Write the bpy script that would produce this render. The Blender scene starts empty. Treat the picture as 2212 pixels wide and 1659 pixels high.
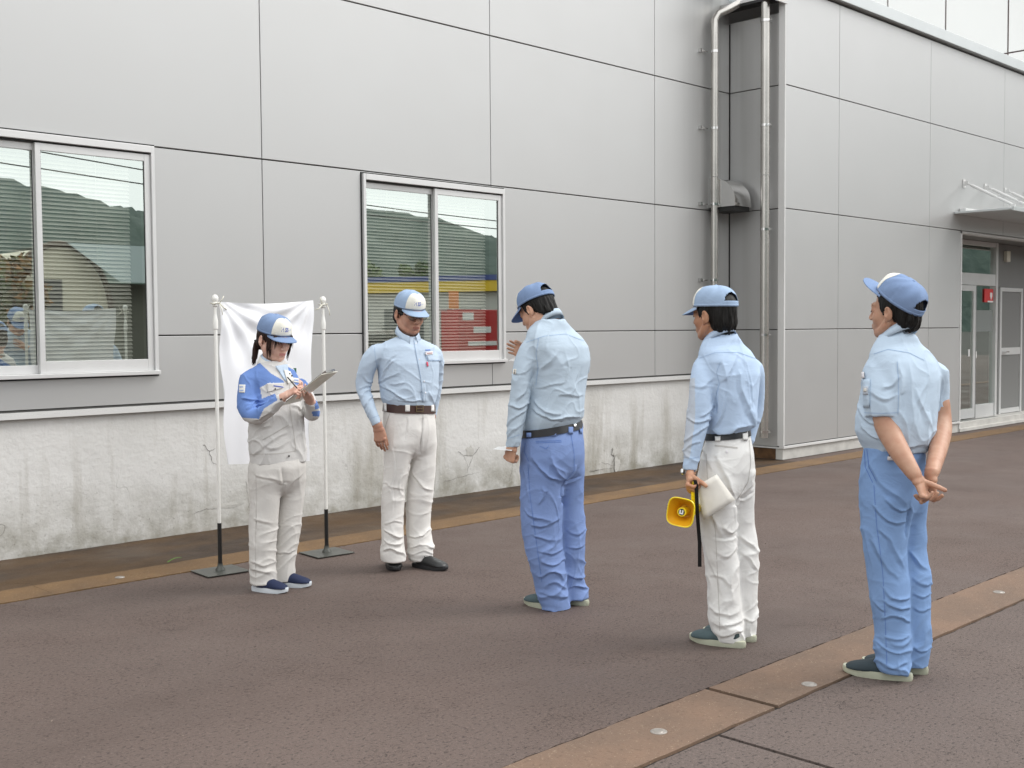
import bpy, bmesh, math, random
import numpy as np
from mathutils import Vector, Matrix
from mathutils.bvhtree import BVHTree
sc = bpy.context.scene
col = sc.collection
rnd = random.Random(7)

# ------------------------------------------------------------------ camera
W0, H0 = 2212.0, 1659.0
FPX, YAW, PITCH, ROLL, CAMH = 2480.78, 0.78434, 0.04797, -0.00723, 1.55
FW = np.array([math.sin(YAW)*math.cos(PITCH), math.cos(YAW)*math.cos(PITCH), -math.sin(PITCH)])
_r = np.array([math.cos(YAW), -math.sin(YAW), 0.0]); _u = np.cross(_r, FW)
RT = _r*math.cos(ROLL) + _u*math.sin(ROLL); UP = np.cross(RT, FW)
CAM = np.array([0, 0, CAMH])
cd = bpy.data.cameras.new('camera'); cam = bpy.data.objects.new('camera', cd); col.objects.link(cam)
cd.sensor_width = 36.0; cd.lens = FPX/W0*36.0; cd.clip_end = 3000; cd.clip_start = 0.1
cam.matrix_world = Matrix(((RT[0], UP[0], -FW[0], 0), (RT[1], UP[1], -FW[1], 0), (RT[2], UP[2], -FW[2], CAMH), (0, 0, 0, 1)))
sc.camera = cam
# ------------------------------------------------------------------ sky, sun, exposure
SUN_EL, SUN_AZ = math.radians(48), math.radians(128)      # azimuth measured from +Y towards +X
w = bpy.data.worlds.new('World'); sc.world = w; w.use_nodes = True
nt = w.node_tree; nt.nodes.clear()
sky = nt.nodes.new('ShaderNodeTexSky'); sky.sky_type = 'NISHITA'; sky.sun_disc = False
sky.sun_elevation = SUN_EL; sky.sun_rotation = SUN_AZ; sky.dust_density = 3.0; sky.air_density = 1.0; sky.ozone_density = 1.0
hs = nt.nodes.new('ShaderNodeHueSaturation'); hs.inputs['Saturation'].default_value = 0.12
mx = nt.nodes.new('ShaderNodeMix'); mx.data_type = 'RGBA'; mx.inputs[0].default_value = 0.82
mx.inputs[7].default_value = (8.15, 8.25, 8.3, 1)           # even cloud deck
bg = nt.nodes.new('ShaderNodeBackground'); bg.inputs[1].default_value = 0.115
wo = nt.nodes.new('ShaderNodeOutputWorld')
nt.links.new(sky.outputs[0], hs.inputs['Color']); nt.links.new(hs.outputs[0], mx.inputs[6])
nt.links.new(mx.outputs[2], bg.inputs[0]); nt.links.new(bg.outputs[0], wo.inputs[0])
sl = bpy.data.lights.new('sun', 'SUN'); sl.energy = .8; sl.angle = math.radians(26); sl.color = (1.0, .97, .93)
so = bpy.data.objects.new('sun', sl); col.objects.link(so)
sd = Vector((math.sin(SUN_AZ)*math.cos(SUN_EL), math.cos(SUN_AZ)*math.cos(SUN_EL), math.sin(SUN_EL)))
so.rotation_euler = (-sd).to_track_quat('-Z', 'Y').to_euler(); so.location = (0, 0, 30)
sc.view_settings.view_transform = 'Standard'; sc.view_settings.look = 'None'; sc.view_settings.gamma = 1
sc.view_settings.use_curve_mapping = False; sc.view_settings.exposure = 1.02
sc.cycles.use_denoising = True; sc.cycles.max_bounces = 8; sc.cycles.transparent_max_bounces = 12

# ------------------------------------------------------------------ helpers
def ray(x, y): return FW + RT*(x-W0/2)/FPX + UP*(H0/2-y)/FPX
def on_y(x, y, Y): d = ray(x, y); return CAM + d*Y/d[1]
def on_x(x, y, X): d = ray(x, y); return CAM + d*X/d[0]
def on_z(x, y, Z=0.): d = ray(x, y); return CAM + d*(Z-CAMH)/d[2]

def tag(o, label=None, cat=None, group=None, kind=None):
    if label: o['label'] = label
    if cat: o['category'] = cat
    if group: o['group'] = group
    if kind: o['kind'] = kind
    return o
def empty(name, loc=(0, 0, 0), rz=0., **k):
    o = bpy.data.objects.new(name, None); col.objects.link(o); o.location = loc; o.rotation_euler = (0, 0, rz)
    o.empty_display_size = .1
    return tag(o, **k)
def link(name, me, parent=None, mats=None, smooth=False):
    o = bpy.data.objects.new(name, me); col.objects.link(o)
    if parent: o.parent = parent
    for m in (mats or []): me.materials.append(m)
    if smooth: me.polygons.foreach_set('use_smooth', [True]*len(me.polygons))
    return o
def pydata(name, V, F, mat, parent=None, smooth=False, loc=None):
    me = bpy.data.meshes.new(name); me.from_pydata([tuple(map(float, v)) for v in V], [], F); me.update()
    o = link(name, me, parent, mat if isinstance(mat, list) else [mat], smooth)
    if loc is not None: o.location = loc
    return o
class MB:
    def __init__(s): s.V = []; s.F = []
    def add(s, V, F):
        b = len(s.V); s.V += [tuple(map(float, v)) for v in V]; s.F += [tuple(i+b for i in f) for f in F]; return s
    def box(s, a, b):
        x0, y0, z0 = a; x1, y1, z1 = b
        return s.add([(x0,y0,z0),(x1,y0,z0),(x1,y1,z0),(x0,y1,z0),(x0,y0,z1),(x1,y0,z1),(x1,y1,z1),(x0,y1,z1)],
                     [(3,2,1,0),(4,5,6,7),(0,1,5,4),(1,2,6,5),(2,3,7,6),(3,0,4,7)])
    def tube(s, pts, rad, n=12, cap=True):
        pts = [np.array(p, float) for p in pts]
        if not hasattr(rad, '__len__'): rad = [rad]*len(pts)
        V = []; F = []; prev = None
        for i, p in enumerate(pts):
            t = pts[min(i+1, len(pts)-1)] - pts[max(i-1, 0)]; t = t/(np.linalg.norm(t)+1e-12)
            a = prev if prev is not None else (np.array([1., 0, 0]) if abs(t[0]) < .8 else np.array([0, 1., 0]))
            a = a - t*(a@t); a /= np.linalg.norm(a); prev = a; b = np.cross(t, a)
            for k in range(n):
                q = 2*math.pi*k/n; V.append(p + rad[i]*(a*math.cos(q)+b*math.sin(q)))
        for i in range(len(pts)-1):
            for k in range(n):
                F.append((i*n+k, i*n+(k+1) % n, (i+1)*n+(k+1) % n, (i+1)*n+k))
        if cap: F.append(tuple(range(n-1, -1, -1))); F.append(tuple((len(pts)-1)*n+k for k in range(n)))
        return s.add(V, F)
    def lathe(s, prof, n=24, c=(0, 0, 0)):
        V = []; F = []
        for r, z in prof:
            for k in range(n):
                q = 2*math.pi*k/n; V.append((c[0]+r*math.cos(q), c[1]+r*math.sin(q), c[2]+z))
        for i in range(len(prof)-1):
            for k in range(n): F.append((i*n+k, i*n+(k+1) % n, (i+1)*n+(k+1) % n, (i+1)*n+k))
        return s.add(V, F)
    def build(s, name, mat, parent=None, smooth=False, bevel=0., auto=False):
        me = bpy.data.meshes.new(name); me.from_pydata(s.V, [], s.F); me.update()
        if bevel > 0:
            bm = bmesh.new(); bm.from_mesh(me)
            bmesh.ops.bevel(bm, geom=list(bm.edges), offset=bevel, segments=2, affect='EDGES', profile=.6)
            bm.to_mesh(me); bm.free()
        o = link(name, me, parent, mat if isinstance(mat, list) else [mat], smooth)
        if auto: me.polygons.foreach_set('use_smooth', [True]*len(me.polygons)); me.set_sharp_from_angle(angle=math.radians(35))
        return o

# ------------------------------------------------------------------ materials
def mat(name, color, rough=.6, metal=0., spec=.5, bump=None, var=None, sheen=0., coat=0.):
    m = bpy.data.materials.new(name); m.use_nodes = True; n = m.node_tree.nodes; L = m.node_tree.links
    b = n['Principled BSDF']; b.inputs['Base Color'].default_value = (*color, 1); b.inputs['Roughness'].default_value = rough
    b.inputs['Metallic'].default_value = metal; b.inputs['Specular IOR Level'].default_value = spec
    if sheen: b.inputs['Sheen Weight'].default_value = sheen
    if coat: b.inputs['Coat Weight'].default_value = coat
    tc = n.new('ShaderNodeTexCoord')
    if var:                                   # (scale, amount) soft tone variation
        t = n.new('ShaderNodeTexNoise'); t.inputs['Scale'].default_value = var[0]; t.inputs['Detail'].default_value = 5
        L.new(tc.outputs['Object'], t.inputs['Vector'])
        r = n.new('ShaderNodeMapRange'); r.inputs[1].default_value = .3; r.inputs[2].default_value = .7
        r.inputs[3].default_value = 1-var[1]; r.inputs[4].default_value = 1+var[1]*.6
        L.new(t.outputs[0], r.inputs[0])
        v = n.new('ShaderNodeVectorMath'); v.operation = 'SCALE'; v.inputs[0].default_value = color
        L.new(r.outputs[0], v.inputs['Scale']); L.new(v.outputs[0], b.inputs['Base Color'])
    if bump:                                  # (scale, strength, distance)
        t = n.new('ShaderNodeTexNoise'); t.inputs['Scale'].default_value = bump[0]; t.inputs['Detail'].default_value = 4
        L.new(tc.outputs['Object'], t.inputs['Vector'])
        p = n.new('ShaderNodeBump'); p.inputs['Strength'].default_value = bump[1]; p.inputs['Distance'].default_value = bump[2]
        L.new(t.outputs[0], p.inputs['Height']); L.new(p.outputs[0], b.inputs['Normal'])
    return m
def nodes_of(m): return m.node_tree.nodes, m.node_tree.links, m.node_tree.nodes['Principled BSDF']
def noise(n, L, src, scale, detail=4, rough=.5, vec=None, dist=0.):
    t = n.new('ShaderNodeTexNoise'); t.inputs['Scale'].default_value = scale; t.inputs['Detail'].default_value = detail
    t.inputs['Roughness'].default_value = rough; t.inputs['Distortion'].default_value = dist
    if vec:
        mp = n.new('ShaderNodeMapping'); mp.inputs['Scale'].default_value = vec; L.new(src, mp.inputs[0]); L.new(mp.outputs[0], t.inputs['Vector'])
    else: L.new(src, t.inputs['Vector'])
    return t.outputs[0]
def ramp(n, L, src, a, b, lo=0., hi=1.):
    r = n.new('ShaderNodeMapRange'); r.inputs[1].default_value = a; r.inputs[2].default_value = b
    r.inputs[3].default_value = lo; r.inputs[4].default_value = hi; L.new(src, r.inputs[0]); return r.outputs[0]
def mixc(n, L, fac, a, b):
    m = n.new('ShaderNodeMix'); m.data_type = 'RGBA'
    for sck, v in ((0, fac), (6, a), (7, b)):
        if hasattr(v, 'is_output') or hasattr(v, 'links'): L.new(v, m.inputs[sck])
        elif sck == 0: m.inputs[0].default_value = v
        else: m.inputs[sck].default_value = (*v, 1)
    return m.outputs[2]
def mathn(n, L, op, a, b=0.):
    m = n.new('ShaderNodeMath'); m.operation = op
    for k, v in ((0, a), (1, b)):
        if hasattr(v, 'links'): L.new(v, m.inputs[k])
        else: m.inputs[k].default_value = v
    return m.outputs[0]
def bumpn(n, L, h, strength, dist, normal=None):
    p = n.new('ShaderNodeBump'); p.inputs['Strength'].default_value = strength; p.inputs['Distance'].default_value = dist
    L.new(h, p.inputs['Height'])
    if normal: L.new(normal, p.inputs['Normal'])
    return p.outputs[0]

def m_panel():
    m = mat('panel_coating', (.46, .46, .455), rough=.42, metal=.55, spec=.6); n, L, b = nodes_of(m)
    g = n.new('ShaderNodeNewGeometry'); P = g.outputs['Position']
    a = noise(n, L, P, .55, 3); c1 = mixc(n, L, ramp(n, L, a, .3, .7), (.500, .501, .496), (.512, .513, .508))
    s = noise(n, L, P, 1.0, 4, .6, (3.2, 3.2, .05)); sx = n.new('ShaderNodeSeparateXYZ'); L.new(P, sx.inputs[0])
    near = mathn(n, L, 'MULTIPLY', ramp(n, L, sx.outputs[0], 10.2, 11.5), ramp(n, L, sx.outputs[1], 7.4, 7.9)); st = mathn(n, L, 'MULTIPLY', ramp(n, L, s, .48, .62), near)
    st = mathn(n, L, 'MULTIPLY', st, .5)
    c2 = mixc(n, L, st, c1, (.36, .36, .34))
    L.new(c2, b.inputs['Base Color'])
    L.new(ramp(n, L, noise(n, L, P, 3, 4), .3, .7, .38, .42), b.inputs['Roughness'])
    L.new(bumpn(n, L, noise(n, L, P, .8, 2), .03, .03), b.inputs['Normal'])
    return m
def m_stucco():
    m = mat('stucco', (.5, .49, .47), rough=.9, spec=.2); n, L, b = nodes_of(m)
    g = n.new('ShaderNodeNewGeometry'); P = g.outputs['Position']; sx = n.new('ShaderNodeSeparateXYZ'); L.new(P, sx.inputs[0]); Z = sx.outputs[2]
    base = mixc(n, L, ramp(n, L, noise(n, L, P, 1.1, 5), .35, .7), (.66, .655, .64), (.56, .555, .535))
    streak = noise(n, L, P, 1.6, 6, .62, (2.4, 2.4, .35), .3)
    f1 = mathn(n, L, 'MULTIPLY', ramp(n, L, streak, .50, .71), ramp(n, L, Z, .98, .5, .12, .70))
    c = mixc(n, L, f1, base, (.27, .245, .19))
    low = mathn(n, L, 'MULTIPLY', ramp(n, L, noise(n, L, P, 3.5, 6, .65), .32, .62), ramp(n, L, Z, .50, .02, 0, .9))
    c = mixc(n, L, low, c, (.25, .235, .19))
    sp = ramp(n, L, noise(n, L, P, 38, 4, .7), .60, .70, 0, .55); spl = mathn(n, L, 'MULTIPLY', sp, ramp(n, L, Z, .6, .1, .1, 1))
    c = mixc(n, L, spl, c, (.15, .14, .115))
    v = n.new('ShaderNodeTexVoronoi'); v.feature = 'DISTANCE_TO_EDGE'; v.inputs['Scale'].default_value = 1.1
    dv = n.new('ShaderNodeVectorMath'); dv.operation = 'ADD'; nz = n.new('ShaderNodeTexNoise'); nz.inputs['Scale'].default_value = 6; L.new(P, nz.inputs['Vector'])
    sc2 = n.new('ShaderNodeVectorMath'); sc2.operation = 'SCALE'; sc2.inputs['Scale'].default_value = .35; L.new(nz.outputs[1], sc2.inputs[0])
    L.new(P, dv.inputs[0]); L.new(sc2.outputs[0], dv.inputs[1]); L.new(dv.outputs[0], v.inputs['Vector'])
    cr = ramp(n, L, v.outputs[0], .0, .006, 1, 0)
    msk = mathn(n, L, 'MULTIPLY', ramp(n, L, noise(n, L, P, .9, 2), .60, .66), ramp(n, L, Z, .6, .35, 0, .5)); cr = mathn(n, L, 'MULTIPLY', cr, msk)
    c = mixc(n, L, cr, c, (.14, .13, .11)); L.new(c, b.inputs['Base Color'])
    h = mathn(n, L, 'ADD', noise(n, L, P, 30, 5, .6), mathn(n, L, 'MULTIPLY', noise(n, L, P, 6, 3), 1.6))
    h = mathn(n, L, 'SUBTRACT', h, cr)
    L.new(bumpn(n, L, h, .5, .009), b.inputs['Normal'])
    return m
def m_asphalt(name, base, dark, wet=.0, brown=None):
    m = mat(name, base, rough=.8, spec=.35); n, L, b = nodes_of(m)
    g = n.new('ShaderNodeNewGeometry'); P = g.outputs['Position']
    c = mixc(n, L, ramp(n, L, noise(n, L, P, .5, 5, .6), .3, .7), base, dark)
    g1 = noise(n, L, P, 75, 3, .75); c = mixc(n, L, ramp(n, L, g1, .56, .70, 0, .5), c, tuple(x*1.9 for x in base))
    g2 = noise(n, L, P, 46, 5, .72, (1, 1.5, 1)); c = mixc(n, L, ramp(n, L, g2, .455, .37, 0, .9), c, tuple(x*.25 for x in base))
    big = noise(n, L, P, .22, 6, .62, None, .5); c = mixc(n, L, ramp(n, L, big, .50, .64, 0, .6), c, tuple(x*.62 for x in base))
    v = n.new('ShaderNodeTexVoronoi'); v.inputs['Scale'].default_value = 22; L.new(P, v.inputs['Vector'])
    c = mixc(n, L, ramp(n, L, v.outputs[0], .06, .03, 0, .6), c, (.27, .24, .22))
    if brown: c = mixc(n, L, ramp(n, L, noise(n, L, P, 1.3, 5, .6, (.6, 1.6, 1)), .38, .6), c, brown)
    vv = n.new('ShaderNodeTexVoronoi'); vv.feature = 'DISTANCE_TO_EDGE'; vv.inputs['Scale'].default_value = 7; vv.inputs['Randomness'].default_value = 1
    nz = n.new('ShaderNodeTexNoise'); nz.inputs['Scale'].default_value = 11; L.new(P, nz.inputs['Vector'])
    dv = n.new('ShaderNodeVectorMath'); dv.operation = 'MULTIPLY_ADD'; L.new(nz.outputs[1], dv.inputs[0]); dv.inputs[1].default_value = (.25, .25, .25); L.new(P, dv.inputs[2])
    L.new(dv.outputs[0], vv.inputs['Vector'])
    cr = mathn(n, L, 'MULTIPLY', ramp(n, L, vv.outputs[0], 0, .012, 1, 0), ramp(n, L, noise(n, L, P, 2.2, 3), .52, .62, 0, .7))
    c = mixc(n, L, cr, c, tuple(x*.3 for x in base)); L.new(c, b.inputs['Base Color'])
    L.new(ramp(n, L, noise(n, L, P, 1.1, 4, .6), .35, .65, .78-wet, .9), b.inputs['Roughness'])
    h = mathn(n, L, 'SUBTRACT', mathn(n, L, 'ADD', g1, g2), cr)
    L.new(bumpn(n, L, h, .7, .006), b.inputs['Normal'])
    return m
def m_kerb(name, a, d):
    m = mat(name, a, rough=.75, spec=.35); n, L, b = nodes_of(m)
    g = n.new('ShaderNodeNewGeometry'); P = g.outputs['Position']
    c = mixc(n, L, ramp(n, L, noise(n, L, P, 2.2, 6, .65), .35, .65), a, d)
    sx = n.new('ShaderNodeSeparateXYZ'); L.new(P, sx.inputs[0])
    c = mixc(n, L, ramp(n, L, noise(n, L, P, 90, 3, .8), .62, .70, 0, .6), c, (.50, .40, .27))
    c = mixc(n, L, ramp(n, L, noise(n, L, P, 60, 3, .7), .42, .34, 0, .6), c, tuple(x*.5 for x in a))
    L.new(c, b.inputs['Base Color']); L.new(bumpn(n, L, noise(n, L, P, 80, 4, .7), .6, .004), b.inputs['Normal'])
    return m
M = {}
M['panel'] = m_panel(); M['stucco'] = m_stucco()
M['asphalt'] = m_asphalt('brown_asphalt', (.122, .089, .076), (.098, .072, .062), .16)
M['asphalt_near'] = m_asphalt('grey_asphalt', (.132, .101, .088), (.106, .082, .073), .08)
M['wet'] = m_asphalt('wet_brown_asphalt', (.046, .030, .020), (.037, .025, .018), .38, (.082, .047, .021))
M['kerb'] = m_kerb('red_stained_concrete', (.185, .118, .080), (.135, .092, .066))
M['kerb2'] = m_kerb('ochre_stained_concrete', (.18, .105, .046), (.12, .072, .037))
M['dark'] = mat('dark_gap', (.06, .058, .055), .9)
M['flash'] = mat('white_flashing', (.62, .62, .61), .4, .0, .5, var=(2, .06))
M['alu'] = mat('pale_aluminium', (.66, .66, .655), .33, .25, .5, var=(3, .05))
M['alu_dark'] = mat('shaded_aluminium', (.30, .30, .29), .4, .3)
M['gasket_and_shade'] = mat('black_gasket_and_shade', (.02, .02, .02), .5)  # black for real gaskets and for shade lines painted on the windows
M['blind'] = mat('cream_blind', (.66, .65, .585), .5)
M['room'] = mat('room_wall', (.25, .25, .23), .9)
M['steel'] = mat('stainless_steel', (.52, .50, .47), .27, .85, .5, bump=(4, .1, .01), var=(2.5, .12))
M['steel_pol'] = mat('polished_steel', (.62, .61, .60), .14, 1., .5, bump=(3, .15, .01))
M['white_panel'] = mat('white_cladding', (.78, .78, .76), .5, var=(.4, .03))
M['gutter'] = mat('pale_gutter_metal', (.55, .58, .58), .3, .3, .5, var=(2, .05))
M['rust'] = mat('rusty_concrete', (.10, .05, .02), .9, bump=(30, .6, .01), var=(9, .5))
M['footing'] = mat('pale_footing', (.50, .49, .46), .9, bump=(30, .5, .01), var=(5, .15))
M['white_pole'] = mat('white_enamel', (.84, .83, .79), .3, coat=.3)
M['black_pole'] = mat('black_enamel', (.014, .014, .014), .35)
M['plate'] = mat('dark_steel_plate', (.085, .088, .078), .38, .35, var=(8, .2))
M['cloth_white'] = mat('white_cotton', (.89, .895, .92), .95, spec=.08, bump=(400, .12, .002))
M['ivory'] = mat('ivory_ribbon', (.72, .70, .60), .7)
M['green'] = mat('green_print', (.02, .12, .06), .8)
M['yellow'] = mat('yellow_plastic', (.86, .66, .01), .38, coat=.2)
M['orange'] = mat('amber_plastic', (.72, .36, .01), .42)
M['black'] = mat('black_plastic', (.012, .012, .012), .45)
M['black_web'] = mat('black_webbing', (.012, .011, .011), .9, spec=.2)
M['paper'] = mat('white_paper', (.80, .80, .79), .8)
M['paper2'] = mat('cream_paper', (.72, .69, .63), .8, var=(14, .1))
M['disc'] = mat('brushed_disc', (.34, .31, .28), .35, .5, var=(30, .2))
M['clip'] = mat('clipboard_back', (.80, .79, .70), .3, var=(6, .2))
M['chrome'] = mat('chrome', (.7, .7, .7), .12, 1.)
M['red'] = mat('red_print', (.6, .02, .02), .5)
M['grass'] = mat('grass_green', (.10, .26, .03), .6)
def fabric(name, c, var=.06):
    m = mat(name, c, .92, spec=.15); n, L, b = nodes_of(m)
    tc = n.new('ShaderNodeTexCoord'); O = tc.outputs['Object']
    k = mixc(n, L, ramp(n, L, noise(n, L, O, 5, 4), .3, .7), tuple(x*(1-var) for x in c), tuple(min(1, x*(1+var)) for x in c))
    t = noise(n, L, O, 500, 2); k = mixc(n, L, ramp(n, L, t, .35, .65, 0, .10), k, tuple(x*.6 for x in c)); L.new(k, b.inputs['Base Color'])
    rd_ = mathn(n, L, 'ABSOLUTE', mathn(n, L, 'SUBTRACT', noise(n, L, O, 7, 2, .5, (1, 1, 1.7), 1.2), .5)); rd_ = ramp(n, L, rd_, 0, .10, 1, 0)
    nb = bumpn(n, L, rd_, .10, .006); nb = bumpn(n, L, noise(n, L, O, 26, 3, .5, None, 1.0), .20, .005, nb); nb = bumpn(n, L, noise(n, L, O, 350, 2), .15, .001, nb)
    L.new(nb, b.inputs['Normal']); return m
M['sh2'] = fabric('pale_blue_cotton', (.50, .60, .72)); M['sh3'] = fabric('faded_blue_cotton', (.46, .55, .64))
M['sh4'] = fabric('sky_blue_cotton', (.46, .58, .75)); M['sh5'] = fabric('light_blue_cotton', (.48, .585, .70))
M['patch'] = fabric('greyish_fade', (.50, .55, .62))
M['seam'] = fabric('seam_blue', (.33, .45, .62))
M['tr1'] = fabric('pale_grey_twill', (.64, .62, .59)); M['tr2'] = fabric('cream_twill', (.77, .75, .72))
M['tr3'] = fabric('cornflower_twill', (.20, .285, .53)); M['tr4'] = fabric('white_twill', (.75, .745, .725))
M['tr5'] = fabric('mid_blue_twill', (.205, .325, .56)); M['seam_tr'] = fabric('seam_trouser_blue', (.11, .20, .48)); M['seam_cr'] = fabric('seam_cream', (.50, .48, .45))
M['jk'] = fabric('light_grey_poplin', (.62, .61, .595)); M['jkb'] = fabric('royal_blue_poplin', (.15, .25, .54)); M['jkw'] = fabric('white_poplin', (.74, .73, .69))
M['cap'] = fabric('cap_blue', (.195, .275, .44)); M['cap_l'] = fabric('cap_pale_blue', (.31, .41, .56)); M['cap_w'] = fabric('cap_white', (.76, .75, .68))
M['cap_u'] = fabric('cap_underside_shade', (.12, .20, .42))  # cap cloth darkened, the shade under the visor put into its colour
M['ink'] = mat('blue_ink', (.05, .09, .40), .7); M['ink2'] = mat('pale_ink', (.22, .32, .62), .7)
def skin(name, c):
    m = mat(name, c, .5, spec=.4); n, L, b = nodes_of(m); b.inputs['Subsurface Weight'].default_value = .08
    b.inputs['Subsurface Radius'].default_value = (.01, .004, .002)
    tc = n.new('ShaderNodeTexCoord'); O = tc.outputs['Object']
    k = mixc(n, L, ramp(n, L, noise(n, L, O, 22, 4), .3, .7), c, (c[0]*.85, c[1]*.72, c[2]*.68)); L.new(k, b.inputs['Base Color'])
    L.new(bumpn(n, L, noise(n, L, O, 160, 3), .2, .002), b.inputs['Normal']); return m
M['sk1'] = skin('fair_skin', (.68, .45, .36)); M['sk2'] = skin('tanned_skin', (.50, .285, .20)); M['sk3'] = skin('pale_skin', (.60, .37, .26))
M['sk4'] = skin('warm_skin', (.47, .26, .16)); M['sk5'] = skin('medium_skin', (.48, .29, .20))
M['lip'] = mat('lips', (.45, .19, .165), .45); M['lip2'] = mat('dark_lips', (.33, .14, .10), .5); M['brow'] = mat('brow_hair', (.03, .018, .014), .7)
def m_hair(name, c):
    m = mat(name, c, .5, spec=.25); n, L, b = nodes_of(m); tc = n.new('ShaderNodeTexCoord')
    s = noise(n, L, tc.outputs['Object'], 60, 3, .6, (2.5, 2.5, .25))
    L.new(mixc(n, L, ramp(n, L, s, .4, .7), c, tuple(x*2.5+.002 for x in c)), b.inputs['Base Color'])
    L.new(bumpn(n, L, s, .8, .006), b.inputs['Normal']); return m
M['hair'] = m_hair('black_hair', (.004, .0035, .003)); M['hair_b'] = m_hair('dark_brown_hair', (.018, .008, .006))
M['belt_br'] = mat('brown_leather', (.045, .016, .010), .4, bump=(60, .2, .002)); M['belt_bk'] = mat('black_leather', (.010, .010, .012), .4)
M['brass'] = mat('antique_brass', (.35, .26, .14), .35, .9)
M['shoe_bk'] = mat('black_shoe_leather', (.016, .017, .018), .38, bump=(40, .2, .004)); M['shoe_g'] = mat('grey_green_suede', (.055, .085, .092), .8, var=(20, .25), bump=(120, .3, .002))
M['shoe_d'] = mat('dark_teal_suede', (.018, .032, .040), .75, var=(20, .25)); M['shoe_n'] = mat('navy_knit', (.008, .016, .055), .8, bump=(200, .4, .002))
M['sole_w'] = mat('white_rubber', (.62, .66, .70), .5); M['sole_c'] = mat('cream_rubber', (.42, .43, .33), .6, var=(12, .15)); M['sole_k'] = mat('black_rubber', (.02, .02, .022), .5)
M['label'] = mat('woven_label', (.70, .74, .84), .8)
M['badge'] = mat('badge_card', (.72, .70, .72), .4)
M['watch'] = mat('watch_steel', (.55, .55, .55), .2, 1.)
def m_glass():
    m = bpy.data.materials.new('window_glass'); m.use_nodes = True; n = m.node_tree.nodes; L = m.node_tree.links; n.clear()
    o = n.new('ShaderNodeOutputMaterial'); mxs = n.new('ShaderNodeMixShader'); t = n.new('ShaderNodeBsdfTransparent'); g = n.new('ShaderNodeBsdfGlossy')
    t.inputs[0].default_value = (.93, .95, .93, 1); g.inputs[0].default_value = (.92, 1.0, .95, 1); g.inputs['Roughness'].default_value = .004
    f = n.new('ShaderNodeFresnel'); f.inputs[0].default_value = 1.75
    r = ramp(n, L, f.outputs[0], 0, .5, .45, .62); L.new(r, mxs.inputs[0]); L.new(t.outputs[0], mxs.inputs[1]); L.new(g.outputs[0], mxs.inputs[2])
    L.new(mxs.outputs[0], o.inputs[0]); return m
M['glass'] = m_glass()
def m_lens():
    m = bpy.data.materials.new('spectacle_lens'); m.use_nodes = True; n = m.node_tree.nodes; L = m.node_tree.links; n.clear()
    o = n.new('ShaderNodeOutputMaterial'); mxs = n.new('ShaderNodeMixShader'); t = n.new('ShaderNodeBsdfTransparent'); g = n.new('ShaderNodeBsdfGlossy')
    t.inputs[0].default_value = (.72, .72, .68, 1); g.inputs['Roughness'].default_value = .02; mxs.inputs[0].default_value = .12
    L.new(t.outputs[0], mxs.inputs[1]); L.new(g.outputs[0], mxs.inputs[2]); L.new(mxs.outputs[0], o.inputs[0]); return m
M['lens'] = m_lens()

M['joint'] = mat('dark_joint', (.018, .014, .011), .95)
M['recess'] = mat('recess_grey', (.20, .20, .195), .5, var=(2, .06))
# ------------------------------------------------------------------ ground
YL, YR, XC = 7.958, 7.208, 11.65
def sheet(name, x0, x1, y0, y1, z, m, jit=.004, step=.06, thick=.03, label=None, parent=None):
    n = max(2, int((x1-x0)/step)); q = random.Random(name+str(x0)); V = []; F = []
    for i in range(n+1):
        x = x0+(x1-x0)*i/n
        a = y0+q.uniform(-jit, jit); b = y1+q.uniform(-jit, jit)
        V += [(x, a, z-thick), (x, a, z), (x, b, z), (x, b, z-thick)]
    for i in range(n):
        k = 4*i
        F += [(k+1, k+5, k+6, k+2), (k, k+4, k+5, k+1), (k+2, k+6, k+7, k+3)]
    F += [(0, 1, 2, 3), (4*n+3, 4*n+2, 4*n+1, 4*n)]
    return tag(pydata(name, V, F, m, parent), label, kind='structure')
g = MB().add([(-600, -600, -.045), (900, -600, -.045), (900, 600, -.045), (-600, 600, -.045)], [(0, 1, 2, 3)]).build('ground', mat('dark_ground', (.055, .05, .044), .95, var=(.3, .2)))
tag(g, kind='structure')
sheet('asphalt_yard', -14, 60, 2.866, 6.662, 0, M['asphalt'], jit=.006, step=.03)
for y0, y1 in ((2.49, 2.52), (2.845, 2.875), (6.66, 6.675), (6.99, 7.005)): sheet('joint', -14, 60, y0, y1, -.007, M['joint'], jit=0, step=5, thick=.02)
sheet('joint', 3.575, 3.61, -16, 2.5, -.008, M['joint'], jit=0, step=.02, thick=.02)
sheet('asphalt_forecourt', -14, 3.583, -16, 2.498, -.002, M['asphalt_near'])
sheet('asphalt_forecourt', 3.600, 60, -16, 2.498, 0, M['asphalt_near'])
sheet('wet_asphalt_strip', -14, 11.64, 7.002, 7.972, -.004, M['wet'], jit=.006)
sheet('wet_asphalt_strip', 11.642, 60, 7.002, 7.24, -.006, M['asphalt'], jit=.003)
kb = empty('kerb_band', (0, 0, 0)); tag(kb, kind='structure')
for a in (-11.02, -6.01, -1.0, 4.03, 9.04, 14.05, 19.06, 24.07, 29.08, 34.09):
    sheet('concrete_slab', a, a+5.0, 2.513, 2.851, .005, M['kerb'], jit=.003, parent=kb)
kb2 = empty('gutter_band', (0, 0, 0)); tag(kb2, kind='structure')
for i in range(12):
    a = -12.2+5.01*i; sheet('concrete_slab', a, a+5.008, 6.672, 6.994, .004, M['kerb2'], jit=.006, parent=kb2)

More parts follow.
